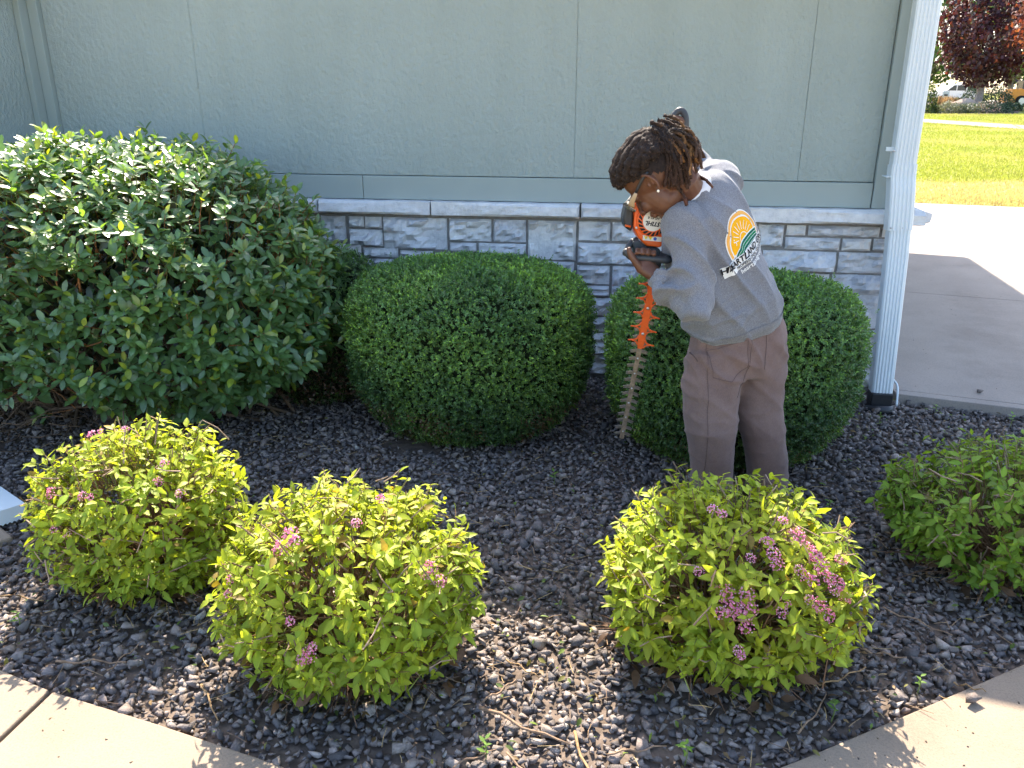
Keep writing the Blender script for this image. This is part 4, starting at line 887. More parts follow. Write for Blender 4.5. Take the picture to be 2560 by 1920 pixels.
tag(obj('lettering', lettering('PROFESSIONAL GROUNDSKE', .0155, .014, -.0615, M['print_ink'], .0062, .12, .0004), M['print_ink'], sw_o), kind='stuff')
tag(obj('lettering', lettering('heartlandgrounds', .024, .012, -.087, M['print_white'], .0022, 0, .0003), M['print_white'], sw_o), kind='stuff')

# back pocket, seams and belt on the pants
PN = unit((.30, -.94, .1)); PU = unit((.9, .33, .12)); PU = unit(PU-PN*np.dot(PU, PN)); PV = unit(np.cross(PN, PU)); PV = PV if PV[2] > 0 else -PV
def cloth_line(pts, r, off=.0012, name='seam', mat='seam'):
    V = [v for v in drape(spline(pts, 26), PN, bv_p, off) if v is not None]; b = MB(); b.add(*loft([v[:] for v in V], r, seg=5)); return b.build(name, M[mat], person_pants, smooth=True)
person_pants = [o for o in person.children if o.name.startswith('pants')][0]
PO = np.array((.37, 2.87, .665))
poly = [(-.062, .055), (.075, .085), (.068, -.02), (.0, -.062), (-.060, -.04)]
for a, b_ in zip(poly, poly[1:]+poly[:1]):
    cloth_line([PO+PU*(a[0]+(b_[0]-a[0])*t)+PV*(a[1]+(b_[1]-a[1])*t) for t in np.linspace(0, 1, 5)], .0011, .0004)
cloth_line([(.318, 2.8, .74), (.315, 2.8, .6), (.318, 2.8, .45), (.33, 2.8, .30), (.345, 2.8, .12)], .0009)
cloth_line([(.452, 2.85, .81), (.458, 2.85, .72), (.448, 2.85, .62), (.42, 2.85, .54)], .0009)
cloth_line([(.505, 2.9, .83), (.512, 2.9, .74), (.51, 2.9, .64)], .0009)
cloth_line([(.245, 2.85, .735), (.255, 2.85, .70), (.27, 2.85, .672)], .002)

# hair: rows of locs pulled back to a knot, ends hanging
hair = empty('hair'); hair.parent = person
KN = hp(-.125, .004, .050)
HV_, HF_, HC_ = [], [], []; noff = 0
def add_lock(pts, r0, r1, c0, c1, n=26, seg=7, lump=.22, twist=0):
    global noff
    P_ = spline(pts, n); t = np.linspace(0, 1, n); r_ = (r0+(r1-r0)*t)*(1+lump*rng.normal(0, .5, n)+(.24*np.abs(np.sin(t*twist*math.pi/2))-.12 if twist else 0)); V, F = loft(P_, np.maximum(r_, .0015), seg=seg)
    tt_ = np.concatenate([np.repeat(t, seg), [0, 1]])[:, None]; c = np.array(c0)*(1-tt_**2)+np.array(c1)*tt_**2; c = c*rng.uniform(.8, 1.2, (len(c), 1))
    V = V+rng.normal(0, .0014, V.shape); HV_.append(V); HF_.extend([[i+noff for i in f] for f in F]); HC_.append(c); noff += len(V)
dk = (.022, .014, .011)
def scalp(az, el, r=1.06): return hp(-.012+.098*r*math.cos(el)*math.cos(az), .080*r*math.cos(el)*math.sin(az), .020+.094*r*math.sin(el))
for k in range(15):      # rows from the hairline
    az = (k-7)/7*2.5; pts = [scalp(az, .40 if abs(az) < .8 else .40-.27*(abs(az)-.8), 1.01)]
    s0 = pts[0]
    for t in (.18, .36, .55, .75, .92):
        q = s0*(1-t)+KN*t; dv = q-hp(-.012, 0, .02); a = np.array([dv@FH/.098, dv@LH/.080, dv@UH/.094])/HSC; ln = np.linalg.norm(a)
        if ln < 1.16: dv = dv/ln*(1.15+.05*math.sin(t*9+k))
        pts.append(hp(-.012, 0, .02)+dv)
    add_lock(pts, .0165, .014, dk, (.05, .03, .02), 46, 10, .16, 15)
for k in range(60):      # fuller coils over the crown
    az = rng.uniform(-2.4, 2.4); el = rng.uniform(.35, 1.35); a = scalp(az, el, 1.08); tdir = unit(KN-a+rng.normal(0, .03, 3)); out = unit(a-hp(-.012, 0, .02))
    add_lock([a, a+tdir*.022+out*.010, a+tdir*.045+out*.008, a+tdir*.065], .010, .007, (.026, .017, .013), (.06, .035, .022), 9, 7, .3)
for k in range(80):      # hanging ends
    st_ = KN+rng.normal(0, .017, 3); dr = unit(np.array((.85, -.22, -.22))+rng.normal(0, .2, 3)); L_ = rng.uniform(.08, .165)
    p1 = st_+dr*L_*.35; p2 = p1+unit(dr+np.array((.25, 0, -.55)))*L_*.35; p3 = p2+unit(np.array((.28, -.05, -1))+rng.normal(0, .22, 3))*L_*.42
    for q in (p2, p3):
        if q[0] < .10 and q[2] < 1.36: q[1] = min(q[1], 2.79)
    gold = rng.random() < .45; add_lock([st_, p1, p2, p3], .0066, .0042, (.022, .014, .010), (.30, .14, .045) if gold else (.09, .045, .025), 18, 6, .35)
for k in range(26):      # darker locs falling behind the ear onto the neck
    e_ = np.array((rng.uniform(.095, .185), rng.uniform(2.775, 2.80), rng.uniform(1.295, 1.345))); a_ = KN+rng.normal(0, .014, 3)
    add_lock([a_, a_*.62+e_*.38+np.array((.012, -.035, .016)), a_*.28+e_*.72+np.array((.010, -.020, .010)), e_], .0070, .0048, (.018, .012, .010), (.06, .03, .02), 18, 6, .3)
add_lock([KN+np.array((.04, 0, -.04)), (.205, 2.85, 1.345), (.235, 2.835, 1.325), (.262, 2.83, 1.300)], .005, .0042, dk, (.12, .05, .03), 14, 6)
add_lock([(.15, 2.80, 1.30), (.165, 2.795, 1.275), (.178, 2.79, 1.245)], .005, .0045, dk, (.14, .05, .03), 10, 6)
add_lock([KN-FH*.015, KN+FH*.02, KN+FH*.03], .03, .02, dk, dk, 10, 12, .15)
b = MB(); tdir = unit(np.array((.85, -.22, -.22))); b.add(*loft([KN+tdir*.004, KN+tdir*.014, KN+tdir*.022], (.030, .034, .031), seg=18)); b.build('hair_tie', M['black_plastic'], hair, smooth=True)
V = np.vstack(HV_); obj('locs', raw_mesh('locs', V, HF_, np.vstack(HC_), smooth=True), M['hair'], hair)
# close cap under the locs, hairline on the brow and temples
cap = []; 
V, F = he(hp(-.012, 0, .02), (.1035, .0835, .0985), 64, 40); V = np.array(V)
keep = []
for f in F:
    q = (V[f].mean(0)-hp(-.012, 0, .02))/HSC; a, b_, c_ = q@FH/.103, q@LH/.083, q@UH/.098
    lim = (-.04+.58*a if a > 0 else -.06+.95*a if a > -.6 else -.63)+.07*math.sin(9*b_+5*a)+rng.normal(0, .05)
    if c_ > lim: keep.append(f)
V = V+rng.normal(0, .0012, V.shape); obj('scalp_hair', raw_mesh('scalp_hair', V, keep, np.tile((.02, .013, .011), (len(V), 1)), smooth=True), M['hair'], hair)
# frizz: short loose hairs, coloured lighter to look like a sunlit rim
allv = np.vstack(HV_); Kf = 17000; i = rng.integers(0, len(allv), Kf); b0 = allv[i]; od = b0-hp(-.03, 0, .02); od /= np.linalg.norm(od, axis=1, keepdims=True); od = od+rng.normal(0, .7, (Kf, 3)); od /= np.linalg.norm(od, axis=1, keepdims=True)
wd = np.cross(od, rand_dirs(Kf))*.0006; ln = rng.uniform(.004, .017, (Kf, 1)); V = np.stack([b0-wd, b0+wd, b0+od*ln+rng.normal(0, .001, (Kf, 3))], 1).reshape(-1, 3)
obj('frizz', raw_mesh('frizz', V, np.arange(Kf*3).reshape(-1, 3), np.tile((.16, .10, .07), (Kf*3, 1))), M['hair'], hair)
for s in (1, -1):
    V, F = ellipsoid(hp(.078, s*.031, -.005), HA, (.012, .012, .012), 12, 8); obj('eye', raw_mesh('eye', V, F, smooth=True), M['white_cloth'], person)
V, F = ellipsoid(hp(-.002, .088, -.048), np.eye(3), (.0048,)*3, 12, 8); obj('earring', raw_mesh('earring', V, F, smooth=True), M['pearl'], person)
gl = empty('safety_glasses'); gl.parent = person
for s in (1, -1):
    b = MB(); b.add(*loft(spline([hp(-.03, s*.082, .012), hp(.0, s*.085, .012), hp(.045, s*.083, .006)], 8), (.0022,), (.005,), side=LH, seg=8)); b.build('temple_arm', M['black_plastic'], gl, smooth=True)
    b = MB(); b.add(*loft(spline([hp(.045, s*.083, .005), hp(.075, s*.080, .0), hp(.095, s*.070, -.006)], 8), (.0018,), np.linspace(.006, .013, 8), side=LH, seg=8)); b.build('temple_arm', M['amber_plastic'], gl, smooth=True)
    rows = [[hp(.097+.022*math.sin(a)-.004*abs(t), s*.072*math.cos(a)+s*.004, -.004+.021*t) for a in np.linspace(.05, 1.45, 9)] for t in (-1, -.5, 0, .5, 1)]
    V = [p for r_ in rows for p in r_]; F = [[k*9+i, k*9+i+1, (k+1)*9+i+1, (k+1)*9+i] for k in range(4) for i in range(8)]
    me = raw_mesh('lens', V, F, smooth=True); o = obj('lens', me, M['lens'], gl); md = o.modifiers.new('s', 'SOLIDIFY'); md.thickness = .0016
b = MB(); b.add(*loft(spline([hp(.098, .076, .018), hp(.112, .05, .019), hp(.119, 0, .019), hp(.112, -.05, .019), hp(.098, -.076, .018)], 14), .0018, seg=6)); b.build('brow_bar', M['black_plastic'], gl, smooth=True)

# ------------------------------------------------------------ hedge trimmer
tr = tag(empty('hedge_trimmer', (.05, 2.93, 1.08)), 'orange and black hedge trimmer held point down by the person', 'hedge trimmer')
TA = unit(np.array((.0, 2.98, .295))-np.array((.088, 2.90, .985)))           # along the blade, downwards
TS = unit(np.array((1, .05, 0))-TA*np.dot((1, .05, 0), TA)); TN = unit(np.cross(TS, TA)); TN = TN if TN[1] < 0 else -TN    # across, towards the viewer
BT = np.array((.088, 2.90, .985)); LB = .70
def tp(a, s, n): return BT+TA*a+TS*s+TN*n
def tbox(a0, a1, s0, s1, n0, n1): 
    b = MB(); V = [tp(a, s, n) for a in (a0, a1) for s in (s0, s1) for n in (n0, n1)]
    return b.add(V, [[0, 1, 3, 2], [4, 6, 7, 5], [0, 4, 5, 1], [2, 3, 7, 6], [0, 2, 6, 4], [1, 5, 7, 3]])
bar = tbox(.0, LB, -.0092, .0092, -.003, .003).build('cutter_bar', M['blade'], tr, bevel=.001)
# teeth: one pair of blades at every pitch, each with two prongs
def tooth_mesh():
    pr_ = [(.0, -.0075), (.0, .0075), (.026, .0055), (.024, .0018), (.012, .0), (.024, -.0018), (.026, -.0055)]
    b = MB(); n = len(pr_); V = [(x, y, -.0014) for x, y in pr_]+[(x, y, .0014) for x, y in pr_]
    b.add(V, [list(range(n))[::-1], list(range(n, 2*n))]+[[i, (i+1) % n, n+(i+1) % n, n+i] for i in range(n)]); me = b.mesh('tooth'); me.materials.append(M['tooth']); return me
TM = tooth_mesh(); BM3 = Matrix((TS, TA, TN)).transposed()
for k in range(22):
    for s in (-1, 1):
        o = bpy.data.objects.new('tooth', TM); col.objects.link(o); o.parent = bar
        X = TS*s+TA*.28; X = unit(X); Zv = TN; Yv = unit(np.cross(Zv, X)); Rm = Matrix((X, Yv, Zv)).transposed().to_4x4()
        o.matrix_basis = Matrix.Translation(Vector(tp(.035+.0305*k, s*.009, -.0015 if k % 2 else .0015))-wloc(bar)) @ Rm
for k in range(6):
    V, F = ellipsoid(tp(.34+.065*k, 0, .004), (TS, TA, TN), (.004, .004, .002), 10, 6); MB().add(V, F).build('bolt', M['screw'], bar, smooth=True)
guard = tbox(-.005, .268, -.0135, .0135, .0045, .0085).build('blade_guard', M['orange_guard'], tr, bevel=.0015)
b = MB(); b.add([tp(.268, -.0132, .0046), tp(.268, .0132, .0046), tp(.297, .009, .0046), tp(.297, -.009, .0046), tp(.268, -.0132, .0084), tp(.268, .0132, .0084), tp(.297, .009, .0084), tp(.297, -.009, .0084)], [[0, 1, 2, 3], [7, 6, 5, 4], [0, 4, 5, 1], [2, 6, 7, 3], [1, 5, 6, 2], [0, 3, 7, 4]]); b.build('guard_tip', M['orange_guard'], guard)
for k in range(5):
    for s in (-1, 1):
        a = .035+.056*k+(.012 if s > 0 else 0)
        b = MB(); b.add(*loft(spline([tp(a-.012, s*.012, .0065), tp(a+.002, s*.022, .0065), tp(a+.008, s*.050, .0065)], 8), np.linspace(.004, .0028, 8), (.003,)*8, side=TA, seg=8))
        b.add(*loft(spline([tp(a+.022, s*.012, .0065), tp(a+.011, s*.020, .0065), tp(a+.008, s*.036, .0065)], 8), np.linspace(.0035, .002, 8), (.003,)*8, side=TA, seg=8)); b.build('guard_prong', M['orange_guard'], guard, smooth=True)
for a in (.032, .132, .235):
    b = MB(); b.add(*loft([tp(a, 0, .006), tp(a, 0, .0105)], .0055, side=TS, seg=14)); b.build('bolt', M['screw'], guard, smooth=True)
# gearbox, engine housing, filter cover, starter, tank label, handles
HX = np.array((.046, 2.925, 1.163)); HUp = unit((-.02, .02, 1)); HS = unit((1, .18, .04)); HS = unit(HS-HUp*np.dot(HS, HUp)); HN = unit(np.cross(HS, HUp)); HN = HN if HN[1] < 0 else -HN
def hq(s, u, n): return HX+HS*s+HUp*u+HN*n
def hshell(outline, n0, n1, name, mat, parent=tr, bev=.006):
    b = MB(); k = len(outline); V = [hq(s, u, n0) for s, u in outline]+[hq(s, u, n1) for s, u in outline]
    b.add(V, [list(range(k)), list(range(k, 2*k))]+[[i, (i+1) % k, k+(i+1) % k, k+i] for i in range(k)]); return b.build(name, mat, parent, smooth=False, bevel=bev, seg=3)
house = hshell([(-.045, .075), (.06, .10), (.085, .05), (.075, -.055), (.05, -.085), (.0, -.078), (-.028, -.05), (-.048, -.01)], -.05, .032, 'engine_housing', M['orange'])
hshell([(-.085, .02), (-.075, .07), (-.048, .075), (-.05, -.015), (-.055, -.028), (-.078, -.012)], -.045, .026, 'filter_cover', M['black_plastic'], bev=.008)
tb = MB(); tb.add(*loft([hq(-.078, -.004, .027), hq(-.058, -.009, .028)], (.004, .004), seg=8)); tb.build('filter_latch', M['orange'], tr, smooth=True)
gb = hshell([(-.05, -.062), (-.028, -.055), (.0, -.082), (.05, -.09), (.062, -.13), (.045, -.19), (.0, -.185), (-.035, -.12)], -.04, .03, 'gearbox', M['dark_plastic'])
SC = hq(.018, .012, .032)
b = MB(); b.add(*loft([hq(.018, .012, .030), hq(.018, .012, .040), hq(.018, .012, .044)], (.058, .056, .050), side=HS, seg=36)); b.build('starter_cover', M['orange'], tr, smooth=False)
for k in range(20):
    a = 2*math.pi*k/20; c0, c1 = .040, .053; q = MB(); da = .10
    q.add([hq(.018+r_*math.cos(a+d_), .012+r_*math.sin(a+d_), .0465) for r_, d_ in ((c0, -da+.15), (c1, -da-.05), (c1, da-.05), (c0, da+.15))], [[0, 1, 2, 3]])
    q.build('vent_slot', M['ink'], tr)
b = MB(); b.add(*loft([hq(.018, .012, .044), hq(.018, .012, .0475)], .036, side=HS, seg=36)); lab = b.build('round_label', M['cream'], tr)
rr = R(8); LX = -(HS*math.cos(rr)+HUp*math.sin(rr)*-1); LY = -(HUp*math.cos(rr)+HS*math.sin(rr))
tag(obj('lettering', lettering('STIHL', .021, 0, 0, None, 0, .25, .0008, frame=(hq(.018, .009, .0482), LX, LY)), M['ink'], lab), kind='stuff')
tag(obj('lettering', lettering('HS 82 R', .0125, 0, -.0145, None, 0, .25, .0003, frame=(hq(.018, .012, .0482), LX, LY)), M['ink'], lab), kind='stuff')
b = MB(); b.add([hq(-.015, -.038, .0355), hq(.052, -.047, .0355), hq(.052, -.064, .0355), hq(-.015, -.056, .0355), hq(-.015, -.038, .0335), hq(.052, -.047, .0335), hq(.052, -.064, .0335), hq(-.015, -.056, .0335)], [[0, 1, 2, 3], [7, 6, 5, 4], [0, 4, 5, 1], [1, 5, 6, 2], [2, 6, 7, 3], [3, 7, 4, 0]]); wl = b.build('warning_label', M['cream'], tr)
for s0, mt in ((-.004, 'yellow_ink'), (.012, 'yellow_ink')):
    q = MB(); q.add([hq(s0-.007, -.042-s0*.13, .0362), hq(s0+.007, -.044-s0*.13, .0362), hq(s0, -.055-s0*.13, .0362)], [[0, 1, 2]]); q.build('warning_triangle', M[mt], wl)
q = MB(); q.add(*loft([hq(.029, -.0525, .0356), hq(.029, -.0525, .0363)], .006, side=HS, seg=16)); q.build('round_symbol', M['blue_ink'], wl)
V, F = ellipsoid(hq(-.038, -.012, .034), (HS, HUp, HN), (.005, .005, .002), 10, 6); MB().add(V, F).build('bolt', M['screw'], tr, smooth=True)
loop = spline([hq(-.028, -.06, .0), hq(-.055, -.075, .012), hq(-.072, -.10, .03), GR+np.array((-.062, -.004, .02)), GR+np.array((-.045, 0, .002)), GR, GR+BD*.05, GR+BD*.085+np.array((0, .012, .0)), hq(.06, -.11, .02)], 40)
b = MB(); b.add(*loft(loop, .0125, side=(0, 1, 0), seg=12)); b.build('front_handle', M['dark_plastic'], tr, smooth=True)
rear = spline([hq(.03, .085, -.02), (.10, 3.03, 1.33), (.112, 3.10, 1.44), (.128, 3.115, 1.515), (.150, 3.115, 1.54), (.170, 3.115, 1.515), (.172, 3.11, 1.44), (.15, 3.06, 1.34), hq(.05, .085, -.02)], 44)
b = MB(); b.add(*loft(rear, .0125, side=(0, 1, 0), seg=12)); b.build('rear_handle', M['dark_plastic'], tr, smooth=True)

# ------------------------------------------------------------ beyond the driveway
KX = lambda px: .3157+(px-2310)*.000414            # ground ratio x/y of a column of the view
def tree(name, x, y, h0, h1, rx, label, pal_, k, leaf, trunk_r, seed, group='trees beyond the lawn', cat='tree', bark=True):
    z0 = zt(y); root = tag(empty(name, (x, y, z0)), label, cat, group)
    cz = z0+(h0+h1)/2; hz = (h1-h0)/2; r_ = np.random.default_rng(seed)
    lim = []; lr = []
    for i in range(16):
        a = r_.uniform(0, 2*np.pi); e = np.array([x+rx*.6*math.cos(a), y+rx*.6*math.sin(a), cz+hz*r_.uniform(-.5, .6)]); b0 = np.array([x, y, z0+h0*r_.uniform(.8, 1.2)+.1])
        lim.append(np.stack([b0, b0*.5+e*.5+(0, 0, .15), e])); lr.append([trunk_r*.45, trunk_r*.25, trunk_r*.1])
    V1, F1 = loft(spline([(x, y, z0-.05), (x+.03, y, z0+h0*.5), (x+.12, y, z0+h0), (x+.05, y, cz)], 10), np.linspace(trunk_r*1.15, trunk_r*.5, 10), seg=12)
    b = MB(); b.add(V1, F1); V2, F2 = many_tubes(np.array(lim), np.array(lr), 6); b.add(V2, F2.tolist()); b.build('trunk', M['bark'], root, smooth=True)
    D = rand_dirs(k); rad = rng.uniform(.35, 1, k)**.45; lump = 1+.16*bump_field(D, 2.2, seed)+.12*bump_field(D, 5, seed+3)
    P = np.stack([x+rx*D[:, 0]*rad*lump, y+rx*D[:, 1]*rad*lump, cz+hz*D[:, 2]*rad*lump], 1)
    clump = bump_field(P/rx*.9, 2.4, seed+8); ok = clump > -.42; P, D, clump = P[ok], D[ok], clump[ok]; n = len(P)
    c = np.array(pal_)[rng.integers(0, len(pal_), n)]*(rng.uniform(.6, 1.3, n)*(1+.5*clump))[:, None]
    bV, bF, bC = LEAF_BOX[1]
    V_, F_, C_ = inst(bV*np.array([1.5, 1, 1]), bF, frames(rand_dirs(n)+np.array([0, 0, -.5]), D+rng.normal(0, .5, (n, 3))+np.array([0, 0, .5]), leaf*rng.uniform(.6, 1.4, n)), P, np.clip(c, .004, 1), bC)
    tag(obj('crown', raw_mesh('crown', V_, F_, C_), M['leaf_tree'], root), kind='stuff'); return root
RED = [(.07, .018, .024), (.055, .013, .024), (.11, .032, .03), (.04, .011, .022)]; GRN = [(.07, .13, .025), (.10, .17, .03), (.05, .10, .025)]
tree('purple_leaf_tree', 23.4, 63.5, 1.35, 9.6, 3.15, 'dark purple leaved tree with a pale trunk on the far lawn', RED, 9000, .26, .30, 1)
tree('purple_leaf_tree', 21.7, 47, 2.5, 8.6, 3.5, 'reddish leaved tree cut off by the right edge of the photo', [(.16, .04, .03), (.11, .028, .025), (.22, .07, .04), (.08, .02, .025)], 7000, .22, .22, 2)
tree('green_tree', 24.0, 78, 1.0, 12.5, 4.6, 'light green tree just right of the downspout, behind the purple tree', GRN, 9000, .28, .3, 3)
tree('green_tree', KX(2510)*82, 82, 1.6, 11, 5.4, 'green tree behind the purple tree, by the orange machine', GRN, 8000, .28, .3, 4)
def low_plant(name, px, y, r_, h, label, pal_, k, leaf, seed, flat=1.0, spiky=False, cat='shrub', group='plants in the far bed'):
    x = KX(px)*y; z0 = zt(y); root = tag(empty(name, (x, y, z0)), label, cat, group)
    D = rand_dirs(k); D[:, 2] = np.abs(D[:, 2]); lump = 1+.2*bump_field(D, 2.5, seed); rad = rng.uniform(.4, 1, k)**.5
    P = np.stack([x+r_*D[:, 0]*rad*lump, y+r_*D[:, 1]*rad*lump, z0+h*D[:, 2]*rad*lump], 1); c = np.array(pal_)[rng.integers(0, len(pal_), k)]*rng.uniform(.6, 1.3, (k, 1))
    if spiky:
        P = np.stack([x+rng.normal(0, r_*.25, k), y+rng.normal(0, r_*.25, k), np.full(k, z0)], 1); d = rng.normal(0, .28, (k, 3))+np.array([0, 0, 1]); Rm = frames(d, rand_dirs(k), h*rng.uniform(.6, 1.1, k)); Rm[:, :, 0] *= .12
    else: Rm = frames(rand_dirs(k)+np.array([0, 0, .2]), D+rng.normal(0, .5, (k, 3)), leaf*rng.uniform(.6, 1.3, k))
    bV, bF, bC = LEAF_BOX[0]; V_, F_, C_ = inst(bV, bF, Rm, P, np.clip(c, .004, 1), bC); tag(obj('foliage', raw_mesh('foliage', V_, F_, C_), M['leaf_tree'], root), kind='stuff')
    b = MB(); V1, F1 = loft([(x, y, z0-.02), (x, y, z0+h*.6)], (.05*r_+.01, .02*r_+.005), seg=6); b.add(V1, F1); b.build('stem', M['bark'], root)
DG = [(.03, .065, .035), (.045, .085, .045)]; LG = [(.13, .19, .03), (.10, .15, .03)]; GY = [(.13, .16, .10), (.17, .19, .12)]; TN_ = [(.42, .30, .19), (.34, .25, .15)]
low_plant('upright_shrub', 2318, 57, .50, 1.75, 'upright yellow green shrub against the downspout edge, far lawn', LG+DG, 1500, .12, 1)
low_plant('dark_shrub', 2425, 67, 1.0, 1.75, 'dark evergreen shrub left of the pale trunk', DG, 1500, .14, 2)
low_plant('dark_shrub', 2482, 67.5, 1.35, 1.75, 'wide dark evergreen shrub right of the pale trunk', DG, 2000, .14, 3)
low_plant('dark_shrub', 2520, 63, 1.1, .55, 'low spreading dark shrub at the right of the far bed', DG, 1200, .12, 4)
low_plant('tan_grass_clump', 2345, 61, .7, 1.0, 'tan plumed grass clump behind the white sign', TN_, 420, .1, 5, spiky=True, cat='grass clump')
low_plant('tan_grass_clump', 2372, 62, .8, 1.0, 'tan plumed grass clump in front of the van', TN_, 420, .1, 6, spiky=True, cat='grass clump')
low_plant('low_plant', 2332, 57.3, .55, .55, 'small lime green plant at the left of the far bed', LG, 900, .1, 7)
low_plant('low_plant', 2366, 57, .75, .75, 'grey green bushy plant in front of the tan grass', GY, 1100, .1, 8)
low_plant('low_plant', 2395, 57.5, .7, .6, 'dull green plant below the brown boulder', GY+DG, 1000, .1, 9)
low_plant('low_plant', 2425, 57.5, .9, .6, 'dark low plant at the foot of the pale trunk', DG+GY, 1200, .1, 10)
low_plant('low_plant', 2462, 57.5, 1.0, .75, 'low plant with pale pink flowers right of the pale trunk', DG+GY+[(.6, .42, .40)], 1300, .1, 11)
low_plant('low_plant', 2495, 58, .9, .5, 'low dark plant nearest the orange machine', DG, 1000, .1, 12)
x, y = KX(2408)*60, 60; V, F = ellipsoid((x, y, zt(y)+.2), np.eye(3), (1.05, .6, .62), 18, 12); V = np.array(V); V += np.array([mnoise.noise(Vector(v)*1.3) for v in V])[:, None]*(V-np.array((x, y, .5)))*.35
tag(obj('boulder', raw_mesh('boulder', V, F), plain('boulder_rock', (.34, .27, .22), .95, .1, .3, 1.5, .6, 6)), 'brown boulder in the far bed left of the pale trunk', 'boulder')
# far bed ground
b = MB(); b.add([(x_, y_, zt(y_)+.012) for x_, y_ in ((KX(2300)*55.5, 55.5), (KX(2480)*54.8, 54.8), (KX(2540)*56, 56), (KX(2560)*70, 70), (KX(2300)*68, 68))], [[0, 1, 2, 3, 4]]); tag(b.build('far_bed', M['soil']), 'mulched far bed under the purple tree', kind='structure')
# sign, van, machine
y = 72; x = KX(2357)*y; sg = tag(empty('sign', (x, y, zt(y))), 'small white sign on a post beside the street', 'sign')
MB().box((x-.25, y-.03, zt(y)+.7), (x+.25, y+.03, zt(y)+1.25)).build('panel', M['car_paint'], sg, bevel=.02); MB().box((x-.06, y-.02, zt(y)-.1), (x+.06, y+.06, zt(y)+.7)).build('post', M['car_paint'], sg)
MB().box((x-.15, y-.045, zt(y)+.9), (x+.12, y-.0305, zt(y)+1.02)).build('arrow_mark', M['dark_plastic'], sg)
def wheel(parent, c, r_, w, ax):
    wt = empty('wheel'); wt.parent = parent; c = np.array(c); ax = unit(ax)
    MB().add(*loft([c-ax*w/2, c-ax*w*.35, c+ax*w*.35, c+ax*w/2], (r_*.92, r_, r_, r_*.92), side=(0, 0, 1), seg=24)).build('tyre', M['tyre'], wt, smooth=False)
    MB().add(*loft([c-ax*(w/2+.012), c+ax*(w/2+.012)], r_*.6, side=(0, 0, 1), seg=20)).build('rim', M['screw'], wt)
y = 101; vx = unit((.989, .148, 0)); vy = np.array((-vx[1], vx[0], 0)); v0 = np.array((KX(2440)*y, y, zt(y)+.04)); van = tag(empty('van', v0), 'white van parked on the street behind the trees', 'van')
side_ = [(0, .35), (.05, .95), (.18, 1.72), (.6, 1.84), (2.9, 1.82), (3.75, 1.15), (4.75, .98), (4.95, .6), (4.9, .32)]
def vp(l, t, h): return v0-vx*l+vy*t+np.array((0, 0, h))
b = MB(); n = len(side_); b.add([vp(l, 0, h) for l, h in side_]+[vp(l, 1.85, h) for l, h in side_], [list(range(n)), list(range(n, 2*n))]+[[i, (i+1) % n, n+(i+1) % n, n+i] for i in range(n)]); b.build('body', M['car_paint'], van, bevel=.06, seg=2)
for l0, l1, t0, t1 in ((.35, 1.45, .35, 1.45), (1.55, 2.55, 1.55, 2.55), (2.65, 3.6, 2.65, 2.95)):
    b = MB(); b.add([vp(l0, -.012, 1.12), vp(l1, -.012, 1.12), vp(t1, -.012, 1.65), vp(t0, -.012, 1.65)], [[0, 1, 2, 3]]); b.build('side_window', M['glass_dark'], van)
for l in (.95, 3.95): wheel(van, vp(l, .08, .33), .36, .22, vy); wheel(van, vp(l, 1.77, .33), .36, .22, vy)
b = MB(); b.add([vp(.02, -.014, .85), vp(.16, -.014, .85), vp(.19, -.014, 1.35), vp(.08, -.014, 1.35)], [[0, 1, 2, 3]]); b.build('tail_light', M['red_paint'], van)
y = 76; m0 = np.array((KX(2512)*y, y, zt(y)+.03)); mc = tag(empty('loader', m0), 'orange construction loader parked by the street', 'loader')
def mp_(l, t, h): return m0+vx*l+vy*t+np.array((0, 0, h))
so_ = [(0, .3), (.1, .95), (.45, 1.35), (1.15, 1.4), (1.5, 1.1), (2.6, 1.0), (2.7, .35)]
b = MB(); n = len(so_); b.add([mp_(l, 0, h) for l, h in so_]+[mp_(l, 1.4, h) for l, h in so_], [list(range(n)), list(range(n, 2*n))]+[[i, (i+1) % n, n+(i+1) % n, n+i] for i in range(n)]); b.build('body', M['machine_orange'], mc, bevel=.05)
b = MB(); b.box((1.2, .2, 1.1), (2.3, 1.2, 2.05), Matrix(((vx[0], vy[0], 0, m0[0]), (vx[1], vy[1], 0, m0[1]), (0, 0, 1, m0[2]), (0, 0, 0, 1)))); b.build('cab', M['glass_dark'], mc, bevel=.05)
for l in (1.05, 2.25): wheel(mc, mp_(l, -.14, .42), .44, .26, vy); wheel(mc, mp_(l, 1.54, .42), .44, .26, vy)
# mown grass
Kg = 90000; yy = 12.55+43*rng.random(Kg)**1.7; xx = yy*(.285+.20*rng.random(Kg))+rng.normal(0, .3, Kg)
e = yfar(xx)+.02; ok = (yy > e); 
dpa = (xx-p0[0])*dd[1]-(yy-p0[1])*dd[0]; dpb = (xx-q0[0])*dd[1]-(yy-q0[1])*dd[0]; ok &= ~((dpa*dpb) < 0)
xx, yy = xx[ok], yy[ok]; Kg = len(xx); dry = np.clip((16.1+.25*np.sin(xx*2)-yy)/.5, 0, 1)
patch = np.array([mnoise.noise(Vector((a*.35, b_*.3, 3))) for a, b_ in zip(xx, yy)]); dry = np.clip(dry+np.clip(patch*1.2-.05, 0, .55), 0, 1)
c = np.array([.30, .33, .075])[None]*(1-dry[:, None])+np.array([.50, .42, .22])[None]*dry[:, None]; c *= rng.uniform(.7, 1.3, (Kg, 1))
Rm = frames(rng.normal(0, .45, (Kg, 3))+np.array([0, 0, 1]), rand_dirs(Kg), (.045+.0009*yy)*rng.uniform(.6, 1.3, Kg)); Rm[:, :, 0] *= .3
